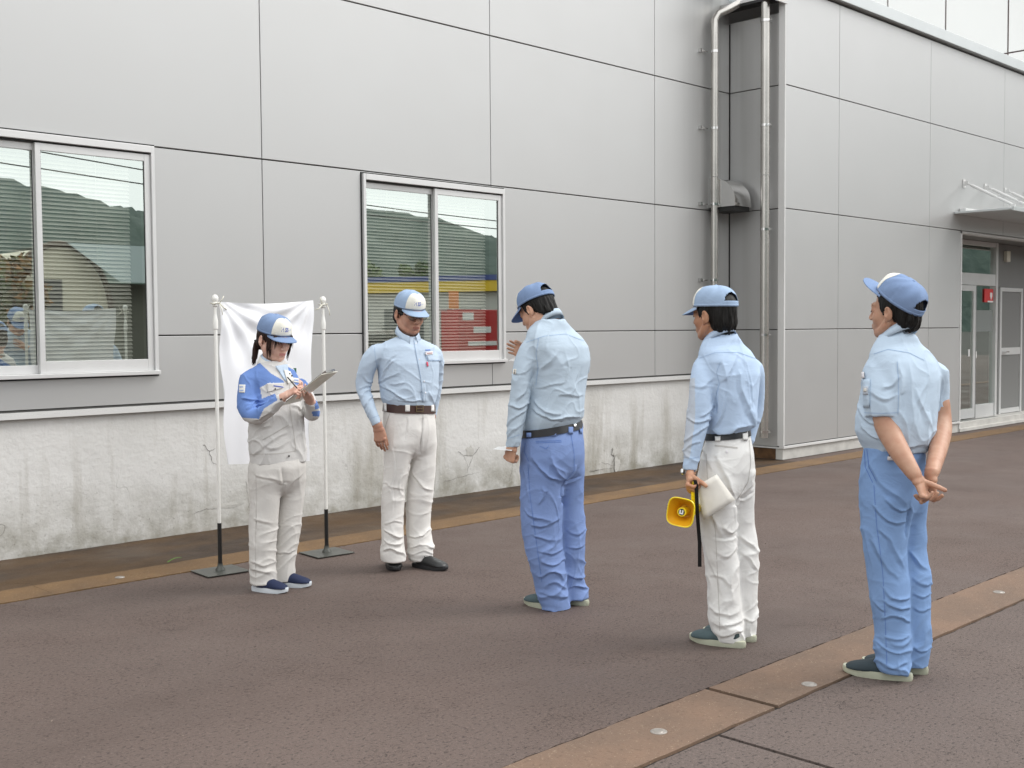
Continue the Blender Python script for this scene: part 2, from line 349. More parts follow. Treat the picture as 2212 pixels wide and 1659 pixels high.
# ------------------------------------------------------------------ cladding helper
def cut_cells(x0, x1, z0, z1, holes):
    xs = sorted({x0, x1} | {min(max(v, x0), x1) for h in holes for v in (h[0], h[1])})
    zs = sorted({z0, z1} | {min(max(v, z0), z1) for h in holes for v in (h[2], h[3])})
    cells = set()
    for i in range(len(xs)-1):
        for j in range(len(zs)-1):
            cx, cz = (xs[i]+xs[i+1])/2, (zs[j]+zs[j+1])/2
            if not any(h[0] < cx < h[1] and h[2] < cz < h[3] for h in holes): cells.add((i, j))
    return xs, zs, cells
def panel(name, plane, p, x0, x1, z0, z1, m, parent, holes=(), gap=.010, th=.022, vg=.006):
    """flat cladding panel; plane 'Y' faces -Y at Y=p, plane 'X' faces -X at X=p"""
    xs, zs, cells = cut_cells(x0+vg/2, x1-vg/2, z0+gap/2, z1-gap/2, holes)
    if not cells: return None
    c = .003
    f = (lambda a, d, z: (a, p+d, z)) if plane == 'Y' else (lambda a, d, z: (p+d, -a, z))
    mb = MB()
    for (i, j) in cells:
        a0, a1, b0, b1 = xs[i], xs[i+1], zs[j], zs[j+1]
        L = (i-1, j) not in cells; R = (i+1, j) not in cells; B = (i, j-1) not in cells; T = (i, j+1) not in cells
        i0, i1, j0, j1 = a0+c*L, a1-c*R, b0+c*B, b1-c*T
        mb.add([f(i0, 0, j0), f(i1, 0, j0), f(i1, 0, j1), f(i0, 0, j1)], [(0, 1, 2, 3)])
        for on, (pa, qa, pb, qb) in ((L, ((i0, j0), (i0, j1), (a0, b0), (a0, b1))), (R, ((i1, j1), (i1, j0), (a1, b1), (a1, b0))),
                                     (B, ((i1, j0), (i0, j0), (a1, b0), (a0, b0))), (T, ((i0, j1), (i1, j1), (a0, b1), (a1, b1)))):
            if on:
                mb.add([f(pa[0], 0, pa[1]), f(qa[0], 0, qa[1]), f(qb[0], c, qb[1]), f(pb[0], c, pb[1]), f(qb[0], th, qb[1]), f(pb[0], th, pb[1])],
                       [(0, 1, 2, 3), (3, 2, 4, 5)])
    return mb.build(name, m, parent)

# ------------------------------------------------------------------ left factory wing
fac = empty('factory_building', (0, YL, 0)); tag(fac, 'grey panelled factory wing with two sliding windows above a stained stucco plinth', 'building')
def F_(o):      # children keep world coordinates
    o.matrix_parent_inverse = Matrix.Translation((0, -YL, 0)); return o
WIN = [(2.492, 4.192, 1.232, 2.918), (6.128, 7.836, 1.232, 2.895)]
xe = [5.135-2.535*k for k in range(7, 0, -1)] + [5.135, 7.677, 10.204, XC-.012]
ze = [1.012, 1.519, 2.920, 4.335, 5.44]
for i in range(len(xe)-1):
    for j in range(len(ze)-1):
        o = panel('wall_panel', 'Y', YL, xe[i], xe[i+1], ze[j], ze[j+1], M['panel'], fac, [(a-.012, b+.012, c-.012, d+.012) for a, b, c, d in WIN])
        if o: F_(o)
bk = MB(); xs, zs, cells = cut_cells(-13, XC-.01, .96, 5.44, [(a, b, c, d) for a, b, c, d in WIN])
for (i, j) in cells: bk.box((xs[i], YL+.024, zs[j]), (xs[i+1], YL+.06, zs[j+1]))
F_(bk.build('backing_wall', M['dark'], fac))
# stucco plinth as a fine, slightly uneven sheet
nx, nz = 600, 24; V = []; Fc = []
rs = np.random.RandomState(3)
for j in range(nz+1):
    for i in range(nx+1):
        x = -13+(XC-.005+13)*i/nx; z = -.03+1.0*j/nz
        V.append((x, YL+.018+.004*math.sin(x*2.1+z*3)+rs.uniform(-.0012, .0012), z))
for j in range(nz):
    for i in range(nx): k = j*(nx+1)+i; Fc.append((k, k+1, k+nx+2, k+nx+1))
pl = F_(pydata('plinth', V, Fc, M['stucco'], fac, True))
F_(MB().box((-13, YL-.022, .982), (XC-.004, YL+.03, 1.0)).box((-13, YL-.024, .955), (XC-.004, YL-.018, .9815)).build('drip_flashing', M['flash'], fac))
F_(MB().box((-13, YL+.003, 1.0005), (XC-.004, YL+.02, 1.0115)).build('shadow_gap', M['dark'], fac))
# cracks and spalls in the plinth
def crack(pts, wd):
    P = [on_y(x, y, YL+.012) for x, y in pts]; mb = MB(); q = random.Random(len(pts)+int(pts[0][0]))
    pp = []
    for a, b in zip(P[:-1], P[1:]):
        for t in np.linspace(0, 1, 7)[:-1]: pp.append(a+(b-a)*t+np.array([q.uniform(-.006, .006), 0, q.uniform(-.006, .006)]))
    pp.append(P[-1]); V = []; F = []
    for i, p in enumerate(pp):
        d = pp[min(i+1, len(pp)-1)]-pp[max(i-1, 0)]; nrm = np.array([d[2], 0, -d[0]]); nrm /= np.linalg.norm(nrm)+1e-9
        ww = .6*wd*q.uniform(.4, 1.2)*(1-.6*i/len(pp)); V += [p-nrm*ww/2, p+nrm*ww/2]
    for i in range(len(pp)-1): F.append((2*i, 2*i+1, 2*i+3, 2*i+2))
    return mb.add(V, F)
m_ck = mat('crack_shadow', (.10, .09, .08), .9)
for pts, wd in [([(440, 960), (452, 975), (460, 1000), (470, 1005)], .010), ([(452, 975), (466, 968)], .006), ([(990, 975), (1003, 985), (1012, 1010)], .006),
                ([(1035, 965), (1022, 985), (1012, 1010), (1008, 1022)], .008), ([(1003, 985), (1022, 985)], .006), ([(960, 1040), (1002, 1028), (1035, 1020)], .006),
                ([(1320, 970), (1327, 985), (1322, 1005), (1326, 1020)], .009), ([(1300, 1000), (1322, 1005), (1345, 1002)], .007), ([(1332, 940), (1334, 960), (1327, 985)], .005),
                ([(420, 1110), (445, 1100), (470, 1098)], .006), ([(532, 1040), (536, 1080), (541, 1110)], .005), ([(1105, 980), (1108, 1010), (1100, 1040)], .006),
                ([(1275, 1018), (1300, 1014), (1322, 1012)], .012)]:
    F_(crack(pts, wd).build('crack', m_ck, fac))
def spall(cx, cy, rx, ry, seed):
    q = random.Random(seed); c = on_y(cx, cy, YL+.013); V = [c+np.array([0, -.002, 0])]; n = 14
    for k in range(n):
        a = 2*math.pi*k/n; s = q.uniform(.65, 1.15); V.append(c+np.array([rx*s*math.cos(a), 0, ry*s*math.sin(a)]))
    F_(MB().add(V, [(0, k+1, (k+1) % n+1) for k in range(n)]).build('spall', M['footing'], fac))
spall(1333, 1003, .05, .10, 2); spall(1330, 975, .07, .05, 5); spall(1015, 975, .06, .06, 9); spall(500, 1090, .16, .03, 4)

def window(x0, x1, z0, z1):
    y = YL; xm = (x0+x1)/2; fr = MB()
    fr.box((x0, y-.03, z0), (x0+.028, y+.06, z1)).box((x1-.028, y-.03, z0), (x1, y+.06, z1))
    fr.box((x0+.028, y-.032, z1-.05), (x1-.028, y+.06, z1)).box((x0-.004, y-.05, z0-.001), (x1+.004, y+.06, z0+.028))
    wn = F_(fr.build('window', M['alu'], fac, bevel=.003))
    def ch(mb, name, m, **k):
        o = mb.build(name, m, wn, **k); o.matrix_parent_inverse = Matrix.Identity(4); return o
    g = MB().box((x0-.012, y-.004, z0), (x0-.002, y+.05, z1)).box((x1+.002, y-.004, z0), (x1+.010, y+.05, z1)).box((x0-.01, y-.003, z1+.002), (x1+.01, y+.05, z1+.014)).box((x0-.01, y-.006, z0-.014), (x1+.01, y+.05, z0-.003))  # gaskets around the frame; the lowest strip paints the shade under the sill
    ch(g, 'gasket_and_shade', M['gasket_and_shade'])
    g = MB().box((x0+.029, y+.0, z1-.062), (x1-.029, y+.03, z1-.0505)); ch(g, 'gasket_and_shade', M['gasket_and_shade'])  # black strip painted in for the shade below the header
    def sash(a, b, yy, bl, left):
        s = MB(); t = z1-.063; bz = z0+.029
        s.box((a, yy, bz), (a+.038, yy+.028, t)).box((b-.045, yy, bz), (b, yy+.028, t)).box((a+.038, yy+.001, t-.05), (b-.045, yy+.027, t)).box((a+.038, yy+.001, bz), (b-.045, yy+.027, bz+bl))
        ch(s, 'sash', M['alu'], bevel=.002)
        ch(MB().box((a+.038, yy+.011, bz+bl), (a+.043, yy+.017, t-.05)), 'gasket_and_shade', M['gasket_and_shade']); ch(MB().box((b-.050, yy+.011, bz+bl), (b-.045, yy+.017, t-.05)), 'gasket_and_shade', M['gasket_and_shade'])
        p = MB().add([(a+.043, yy+.014, bz+bl), (b-.05, yy+.014, bz+bl), (b-.05, yy+.014, t-.05), (a+.043, yy+.014, t-.05)], [(0, 1, 2, 3)])
        ch(p, 'pane', M['glass'])
    sash(xm-.03, x1-.03, y-.012, .085, False); sash(x0+.03, xm+.012, y+.024, .06, True)
    # slatted blind and its cords behind the panes
    sl_me = None; n = int((z1-z0-.12)/.0285); q = random.Random(5)
    for i in range(n):
        z = z0+.06+i*.0285
        if sl_me is None:
            hw = (x1-.14-x0-.035)/2; t = math.radians(44); d = .0165; V = []; F = []
            for s_ in range(5):
                u = -1+s_/2; V += [(-hw, u*d*math.cos(t)-.002*(1-u*u), u*d*math.sin(t)+.002*(1-u*u)), (hw, u*d*math.cos(t)-.002*(1-u*u), u*d*math.sin(t)+.002*(1-u*u))]
            for s_ in range(4): F.append((2*s_, 2*s_+1, 2*s_+3, 2*s_+2))
            sl_me = bpy.data.meshes.new('blind_slat'); sl_me.from_pydata(V, [], F); sl_me.materials.append(M['blind'])
        o = bpy.data.objects.new('blind_slat', sl_me); col.objects.link(o); o.parent = wn
        o.location = (x0+.035+hw, y+.115+q.uniform(-.001, .001), z); o.rotation_euler = (q.uniform(-.05, .05), q.uniform(-.0015, .0015), 0)
    ch(MB().box((x0+.35, y+.098, z0+.05), (x0+.352, y+.1, z1-.06)).box((x1-.40, y+.098, z0+.05), (x1-.398, y+.1, z1-.06)), 'blind_cord', M['ivory'])
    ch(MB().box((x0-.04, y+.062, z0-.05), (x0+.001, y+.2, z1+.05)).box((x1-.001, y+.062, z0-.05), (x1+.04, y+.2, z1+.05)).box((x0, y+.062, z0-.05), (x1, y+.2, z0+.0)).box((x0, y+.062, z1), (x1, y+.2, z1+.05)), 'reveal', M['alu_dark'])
    r = MB().add([(x0-1, y+.2, .3), (x1+1, y+.2, .3), (x1+1, y+3.2, .3), (x0-1, y+3.2, .3), (x0-1, y+.2, 3.3), (x1+1, y+.2, 3.3), (x1+1, y+3.2, 3.3), (x0-1, y+3.2, 3.3)],
                 [(0, 1, 2, 3), (7, 6, 5, 4), (2, 6, 7, 3), (1, 5, 6, 2), (0, 3, 7, 4)])
    ch(r, 'room', M['room']); return wn
for wv in WIN: window(*wv)
# roof eave and gutter of the left wing
F_(MB().box((-13, YL-.14, 5.45), (11.4, YL+6, 5.60)).build('roof_edge', M['gutter'], fac))
def downpipe(pts, r, brackets, parent, wall, mt):
    dp = MB().tube(pts, r, 16).build('downpipe', mt, parent, auto=True)
    for (x, y, z) in brackets:
        b = MB().lathe([(r+.001, -.014), (r+.006, -.014), (r+.006, .014), (r+.001, .014)], 16, (x, y, z))
        if wall == 'Y': b.box((x-.18, YL-.03, z-.006), (x-r, YL-.022, z+.006)).box((x-.19, YL-.035, z-.02), (x-.15, YL, z+.02))
        else: b.box((x+r, y-.008, z-.006), (XC-.001, y+.008, z+.006)).box((x-.01, y-r-.03, z-.008), (x+.01, y-r, z+.008))
        o = b.build('bracket', M['steel_pol'], dp, auto=True)
    for zj in (3.3, ) if wall == 'Y' else (3.3, 1.45):
        MB().lathe([(r+.0005, -.003), (r+.002, 0), (r+.0005, .003)], 16, (pts[-1][0], pts[-1][1], zj)).build('joint_ring', M['alu_dark'], dp)
    return dp
x1, y1 = 11.205, 7.862
zb = [on_y(1543, v, 7.86)[2] for v in (111, 277, 441, 605)]
d1 = F_(downpipe([(11.62, 7.66, 5.36), (11.50, 7.70, 5.33), (11.36, 7.77, 5.24), (11.25, 7.84, 5.18), (x1, y1, 5.10), (x1, y1, 4.9), (x1, y1, .03)], .044, [(x1, y1, z) for z in zb], fac, 'Y', M['steel']))
# stainless hood in the corner
hx0, hx1 = 11.23, XC-.10; prof = []
for k in range(11):
    a = math.radians(90*k/10); prof.append((YL-.36*math.sin(a), 3.03+.27*math.cos(a)))
prof.append((YL-.36, 2.955))
V = []; F = []
for x in (hx0, hx1):
    for (yy, zz) in prof: V.append((x, yy, zz))
    V.append((x, YL-.001, 2.955))
n = len(prof)
for k in range(n-1): F.append((k, k+1, n+1+k+1, n+1+k))
F.append(tuple(range(n+1))); F.append(tuple(range(2*n+1, n, -1)))
hood = F_(pydata('vent_hood', V, F, M['steel_pol'], fac)); hood.data.polygons.foreach_set('use_smooth', [True]*len(F)); hood.data.set_sharp_from_angle(angle=math.radians(40))
hd = MB().box((hx0+.01, YL-.35, 2.90), (hx1-.01, YL-.005, 2.954)).build('dark_opening', M['black'], hood)
hd2 = MB().box((hx0-.012, YL-.36, 2.95), (hx0-.001, YL, 2.985)).box((hx0-.012, YL-.372, 2.95), (hx1, YL-.3605, 2.985)).build('hood_rim', M['steel_pol'], hood)

# ------------------------------------------------------------------ entrance wing
ent = empty('entrance_building', (XC, YR, 0)); tag(ent, 'projecting grey panelled wing with a canopied glass entrance at far right', 'building')
def E_(o): o.matrix_parent_inverse = Matrix.Translation((-XC, -YR, 0)); return o
OPEN = (16.372, 22.0, 0.0, 2.915)
xr = [XC+.01, 12.889, 15.365, 17.867, 20.37, 22.87, 25.37, 27.87]; zr = [.165, 1.519, 2.920, 4.335, 5.47]
for i in range(len(xr)-1):
    for j in range(4):
        o = panel('wall_panel', 'Y', YR, xr[i], xr[i+1], zr[j], zr[j+1], M['panel'], ent, [OPEN], gap=.010)
        if o: E_(o)
# narrow return wall, facing the yard corner (plane X): horizontal coordinate runs along -Y
zt = [.145, 1.519, 2.920, 4.335, 5.16]
for j in range(4):
    E_(panel('wall_panel', 'X', XC, -(YL-.004), -(YR+.075), zt[j], zt[j+1], M['panel'], ent, gap=.010))
xs, zs, cells = cut_cells(XC+.03, 27.9, 0.1, 5.47, [OPEN]); bk = MB()
for (i, j) in cells: bk.box((xs[i], YR+.024, zs[j]), (xs[i+1], YR+.06, zs[j+1]))
bk.box((XC+.024, YR+.06, .1), (XC+.05, YL+.1, 5.16)); E_(bk.build('backing_wall', M['dark'], ent))
E_(MB().box((XC-.014, YR-.012, .16), (XC+.012, YR+.072, 5.29)).build('corner_trim', M['flash'], ent, bevel=.002))
E_(MB().box((XC+.002, YR+.008, 0), (27.9, YR+.1, .13)).build('footing', M['footing'], ent))
E_(MB().box((XC-.001, YR+.101, 0), (XC+.1, YL+.01, .125)).build('footing', M['rust'], ent))
E_(MB().box((XC-.012, YR-.016, .131), (16.372, YR+.05, .16)).box((XC-.012, YR+.0505, .128), (XC+.04, YL-.03, .144)).build('base_trim', M['flash'], ent, bevel=.002))
E_(MB().box((XC-.20, YR-.02, 5.30), (XC+.02, YL-.0, 5.335)).box((XC-.20, YR-.021, 5.24), (XC+.02, YR-.001, 5.299)).build('eave_trim', M['flash'], ent, bevel=.003))
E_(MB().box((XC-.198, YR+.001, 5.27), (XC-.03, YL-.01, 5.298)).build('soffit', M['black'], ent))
E_(MB().box((XC+.03, YR-.07, 5.49), (28, YR+.1, 5.64)).build('roof_gutter', M['gutter'], ent, bevel=.006))
E_(MB().box((XC+.03, YR+.1, 5.40), (28, YR+14, 5.55)).build('roof', M['gutter'], ent))
x2, y2 = 11.52, 7.382
zb2 = [on_x(1645, v, 11.52)[2] for v in (47, 272, 496, 723, 932)]
downp = E_(downpipe([(x2, y2, 5.27), (x2, y2, 4.9), (x2, y2, .34), (x2, y2, .26)], .054, [(x2, y2, z) for z in zb2], ent, 'X', M['steel']))
# recess with the sliding door
E_(MB().box((16.372, YR-.012, .06), (16.40, YR+.10, 2.915)).box((16.372, YR-.012, 2.88), (22.0, YR+.10, 2.915)).build('opening_trim', M['flash'], ent, bevel=.002))
E_(MB().box((16.36, YR+.06, 0), (16.372, 8.0, 2.95)).box((16.372, YR+.1, 2.915), (22, 8.0, 2.95)).box((21.99, YR+.06, 0), (22.01, 8, 2.95)).build('recess_wall', M['recess'], ent))
E_(MB().box((16.38, YR-.02, 0), (22, 7.99, .05)).build('door_step', M['footing'], ent, bevel=.006))
E_(MB().box((17.4, YR+.12, .051), (18.9, 7.75, .062)).build('door_mat', M['plate'], ent))
dr = E_(MB().box((16.6, 7.84, 2.20), (19.16, 7.93, 2.39)).box((16.6, 7.84, 2.84), (19.16, 7.93, 2.91)).box((19.16, 7.83, .05), (19.24, 7.94, 2.91)).box((18.37, 7.845, .12), (18.44, 7.915, 2.2)).box((18.441, 7.845, .051), (19.16, 7.915, .26)).box((16.6, 7.84, .05), (16.7, 7.93, 2.91)).build('sliding_door', M['alu'], ent, bevel=.003))
def D_(mb, name, m, p=dr, **k): return mb.build(name, m, p, **k)
lf = D_(MB().box((16.72, 7.80, .07), (16.79, 7.835, 2.19)).box((18.22, 7.80, .07), (18.31, 7.835, 2.19)).box((16.79, 7.80, .07), (18.22, 7.834, .22)).box((16.79, 7.80, 2.1), (18.22, 7.834, 2.19)), 'door_leaf', M['alu'], bevel=.002)
D_(MB().box((18.315, 7.80, .07), (18.325, 7.83, 2.19)), 'gasket_and_shade', M['gasket_and_shade'])
def quad(x0, x1, z0, z1, y): return MB().add([(x0, y, z0), (x1, y, z0), (x1, y, z1), (x0, y, z1)], [(0, 1, 2, 3)])
D_(quad(16.79, 18.22, .22, 2.1, 7.815), 'pane', M['glass']); D_(quad(18.44, 19.16, .26, 2.2, 7.88), 'pane', M['glass']); D_(quad(16.7, 19.16, 2.39, 2.84, 7.88), 'pane', M['glass'])
D_(quad(18.48, 19.12, 1.45, 1.80, 7.872), 'frosted_band', mat('frosted_film', (.22, .24, .23), .7))
D_(MB().box((18.06, 7.806, 1.06), (18.11, 7.812, 1.17)), 'sticker', M['paper']); D_(MB().box((18.47, 7.870, 1.02), (18.52, 7.876, 1.13)), 'sticker', M['paper'])
aed = D_(MB().box((18.78, 7.862, 1.93), (19.12, 7.874, 2.15)), 'sign', M['red'])
E_(MB().box((16.8, 8.6, .05), (17.9, 8.7, 2.9)).box((18.75, 8.4, .05), (18.98, 8.6, 2.9)).build('inner_column', mat('inner_cream', (.52, .54, .48), .8), ent))
E_(MB().add([(16.38, 8.0, .05), (21.9, 8.0, .05), (21.9, 12, .05), (16.38, 12, .05), (16.38, 8.0, 2.95), (21.9, 8.0, 2.95), (21.9, 12, 2.95), (16.38, 12, 2.95)], [(0, 1, 2, 3), (7, 6, 5, 4), (2, 6, 7, 3), (1, 5, 6, 2), (0, 3, 7, 4)]).build('lobby', M['room'], ent))
for a, b in ((19.245, 19.44), (20.40, 21.98)): E_(MB().box((a, 7.90, .05), (b, 7.99, 2.91)).build('wall_panel', M['recess'], ent))
E_(MB().box((19.44, 7.90, 2.19), (20.40, 7.99, 2.91)).build('wall_panel', M['recess'], ent))
gd = E_(MB().box((19.445, 7.87, .05), (19.51, 7.93, 2.185)).box((20.33, 7.87, .05), (20.395, 7.93, 2.185)).box((19.51, 7.871, 2.12), (20.33, 7.929, 2.185)).build('service_door', M['alu'], ent, bevel=.003))
D_(MB().box((19.515, 7.89, .14), (20.325, 7.92, 2.115)), 'door_leaf', mat('door_grey', (.19, .19, .185), .5), gd); D_(MB().box((19.515, 7.876, 1.05), (20.325, 7.889, 1.17)), 'rail', M['alu'], gd); D_(MB().box((19.515, 7.876, .06), (20.325, 7.92, .138)), 'rail', M['alu'], gd)
D_(MB().box((19.56, 7.82, 1.09), (19.72, 7.835, 1.11)).box((19.56, 7.835, 1.09), (19.575, 7.876, 1.11)), 'handle', M['chrome'], gd)
E_(MB().box((19.62, 7.84, 2.62), (19.77, 7.90, 2.80)).build('wall_box', M['ivory'], ent, bevel=.01))
# heart sign lettering on the red plate
D_(MB().box((18.99, 7.855, 2.02), (19.07, 7.861, 2.09)).add([(18.99, 7.857, 2.02), (19.07, 7.857, 2.02), (19.03, 7.857, 1.965)], [(0, 2, 1)]), 'heart_mark', M['paper']); D_(MB().box((18.90, 7.858, 1.93), (19.12, 7.861, 1.955)), 'sign_strip', M['paper'])
# canopy and tie rods
cn = E_(MB().box((16.13, 6.387, 3.145), (22.2, YR-.004, 3.175)).box((16.13, 6.36, 3.13), (22.2, 6.386, 3.19)).build('canopy', M['gutter'], ent, bevel=.004))
D_(MB().box((16.30, YR-.10, 3.176), (22.2, YR-.006, 3.235)), 'rear_gutter', M['flash'], cn, bevel=.01)
for x in [16.45+.74*k for k in range(8)]:
    a = np.array([x, YR-.05, 3.60]); b = np.array([x, 6.50, 3.235]); t = b-a
    r = D_(MB().tube([a, a+t*.08, a+t*.1, a+t*.62, a+t*.64, a+t*.68, a+t*.7, a+t*.95, b], [.012, .012, .022, .022, .01, .01, .022, .022, .01], 10), 'tie_rod', M['flash'], cn, auto=True)
    D_(MB().box((x-.04, YR-.012, 3.54), (x+.04, YR-.001, 3.66)).box((x-.008, YR-.07, 3.57), (x+.008, YR-.012, 3.63)).box((x-.02, 6.47, 3.19), (x+.02, 6.53, 3.25)), 'rod_bracket', M['flash'], r)
# ------------------------------------------------------------------ tall white hall behind
hall = empty('white_hall', (22.8, 9, 0)); tag(hall, 'tall white panelled hall rising behind the grey roof at upper right', 'building')
def H_(o): o.matrix_parent_inverse = Matrix.Translation((-22.8, -9, 0)); return o
ye = [11.653+1.25*k for k in range(-3, 14)]
for i in range(len(ye)-1):
    for (z0, z1) in ((3.8, 6.83), (6.83, 9.86), (9.86, 12.9)): H_(panel('cladding_panel', 'X', 22.8, -ye[i+1], -ye[i], z0, z1, M['white_panel'], hall, gap=.03, th=.04, vg=.03))
H_(MB().box((22.83, ye[0], 0), (40, ye[-1], 12.85)).build('hall_core', mat('joint_brown', (.10, .06, .06), .8), hall))
# ------------------------------------------------------------------ ground discs, grass
for i, (x, y, lb) in enumerate(((1423, 1580, 'round metal disc set in the red kerb band nearest the bottom edge'), (1748, 1478, 'round metal disc in the red kerb band left of the rightmost man'),
                            (2158, 1279, 'round metal disc in the red kerb band at the right picture edge'), (259, 1247, 'faint round disc in the ochre band below the left window'))):
    p = on_z(x, y, .006); r = .033 if i < 3 else .03
    o = MB().lathe([(r, -.012), (r, .0005), (r*.86, .003), (r*.6, .002), (r*.55, .0035), (.0005, .004)], 24).build('marker_disc', M['disc'], auto=True)
    o.location = p; tag(o, lb, 'metal disc', 'metal discs set in the kerb bands')
def blade(p0, ang, L, lb):
    V = []; F = []
    for i in range(7):
        t = i/6; x = L*t; z = .008+.018*math.sin(t*2.4); wd = .003*(1-t)+.0006
        V += [(x, -wd, z), (x, wd, z+.002)]
    for i in range(6): F.append((2*i, 2*i+1, 2*i+3, 2*i+2))
    o = pydata('grass_blade', V, F, M['grass']); o.location = p0; o.rotation_euler = (0, 0, ang); tag(o, lb, 'grass blade')
blade(on_z(362, 1217), .1, .11, 'single green grass blade lying beside the left banner base plate')
blade(on_z(1108, 919+110, 0), .3, .12, 'short green grass blade on the wet strip near the plinth')
# loose grit and litter on the paving, thickest along the kerb joints
q = random.Random(12); gm = MB()
for i in range(900):
    x = q.uniform(1.2, 9); t = q.random()
    y = 2.86+abs(q.gauss(0, .05)) if t < .35 else (2.50-abs(q.gauss(0, .06)) if t < .6 else q.uniform(1.2, 6.6))
    if 2.51 < y < 2.855: continue
    s = q.uniform(.0015, .0045)*(1.5 if t > .9 else 1); P_ = [(x+s*q.uniform(-1, 1), y+s*q.uniform(-1, 1), .001+s*q.uniform(0, .9)) for _ in range(4)]
    gm.add(P_, [(0, 1, 2), (0, 2, 3), (0, 3, 1), (1, 3, 2)])
tag(gm.build('grit', mat('grit_stone', (.20, .16, .13), .9, var=(40, .5))), 'fine loose grit scattered over the brown paving and along the kerb band', 'grit', kind='stuff')
# ------------------------------------------------------------------ banner poles and white banner
PZ = lambda y, X, Y: on_y(463, y, Y)[2]
poles = [(3.838, 6.515, 'white banner pole with black foot, left of the woman, on square plate'), (4.668, 6.510, 'white banner pole with black foot, between the woman and the man in glasses')]
ztop = 1.55+(697-636)*1.0/2480.8*7.45
for i, (x, y, lb) in enumerate(poles):
    d = math.hypot(x, y)
    zt = on_y((463, 683)[i], (636, 640)[i], y)[2]; zb = on_y((472, 702)[i], (1130, 1100)[i], y)[2]; zc = on_y((463, 683)[i], (695, 697)[i], y)[2]
    t = empty('banner_pole', (x, y, 0)); tag(t, lb, 'pole', 'banner poles on square plates')
    MB().box((-.145, -.13, .006), (.145, .13, .012)).build('base_plate', M['plate'], t, bevel=.002).rotation_euler = (0, 0, -.08)
    MB().lathe([(.032, .012), (.030, .022), (.021, .035), (.0165, .05), (.0165, .06)], 20).build('socket', M['plate'], t, auto=True)
    MB().lathe([(.0135, .05), (.0135, zb)], 20).build('lower_tube', M['black_pole'], t, auto=True)
    MB().lathe([(.0115, zb), (.0115, zc-.04)], 20).build('upper_tube', M['white_pole'], t, auto=True)
    MB().lathe([(.0115, zc-.05), (.016, zc-.045), (.017, zc), (.012, zc+.035), (.0095, zc+.05), (.0095, zt-.075)], 20).build('collar', M['white_pole'], t, auto=True)
    MB().lathe([(.0105, zt-.08), (.018, zt-.072), (.018, zt-.055), (.013, zt-.05), (.021, zt-.035), (.022, zt-.02), (.014, zt-.004), (.0005, zt)], 20).build('finial', M['white_pole'], t, auto=True)
    rb = MB().tube([(-.02, -.02, zt-.06), (.02, -.022, zt-.052), (.024, .02, zt-.06), (-.02, .02, zt-.055), (-.02, -.02, zt-.06)], .004, 6)
    s = 1 if i == 0 else -1
    rb.tube([(s*.02, -.02, zt-.055), (s*.05, -.02, zt-.085), (s*.075, -.01, zt-.093)], .004, 6).tube([(s*.02, -.02, zt-.055), (s*.035, -.03, zt-.03), (s*.045, -.03, zt-.01)], .003, 6).tube([(.02, -.02, zt-.06), (.03, -.03, zt-.10), (.034, -.03, zt-.13)], .003, 6)
    rb.build('ribbon', M['ivory'], t, smooth=True)
def c1(u, v): return (403.2+u*.434, 604.8+v*.434)
yb = 6.51
TL, TR, BL, BR = [on_y(*c1(*q), yb) for q in ((160, 108), (628, 101), (200, 918), (604, 900))]
n_u, n_v = 90, 120; V = []; F = []; q = np.random.RandomState(4)
for j in range(n_v+1):
    v = j/n_v
    for i in range(n_u+1):
        u = i/n_u
        p = (TL*(1-u)+TR*u)*(1-v)+(BL*(1-u)+BR*u)*v
        sag = .018*math.sin(math.pi*u)*(1-v)**2; p = p+np.array([0, 0, -sag])
        # tension folds fanning out of both tied corners, fading downwards
        y = 0
        for cu, sg in ((0, 1), (1, -1)):
            du = (u-cu)*sg*.58+1e-4; dv = v*.95+.02; a = math.atan2(du, dv); r = math.hypot(du, dv)
            y += .007*math.sin(a*15+2*sg)*math.exp(-((r-.32)/.34)**2)*min(1, r*6)
        y += .004*math.sin(u*15+v*2)*v+.0025*math.sin(u*31+1.3+v*3)*(1-v*.5)+.006*math.sin(u*6.5+.7+2*v)*v
        k_edge = .008*math.sin(v*14)*(1 if i in (0, n_u) else 0)
        V.append((p[0]+k_edge, p[1]+y*1.15-.005, p[2]))
for j in range(n_v):
    for i in range(n_u): k = j*(n_u+1)+i; F.append((k, k+n_u+1, k+n_u+2, k+1))
bn = empty('white_banner', (float(TL[0]), yb, float(TL[2])))
tag(bn, 'plain white cloth banner tied between the two poles behind the woman', 'banner')
def B_(o): o.matrix_parent_inverse = Matrix.Translation((-float(TL[0]), -yb, -float(TL[2]))); return o
V2 = [(x, y+.0012, z) for x, y, z in V]; nV = len(V)
B_(pydata('cloth', V, F, M['cloth_white'], bn, True)); B_(pydata('cloth_back', V2, [f[::-1] for f in F], M['cloth_white'], bn, True))
ga, gb = on_y(*c1(500, 440), yb-.03), on_y(*c1(545, 478), yb-.03)
B_(MB().box((ga[0], yb-.034, gb[2]), (gb[0], yb-.032, ga[2])).build('green_emblem', M['green'], bn))
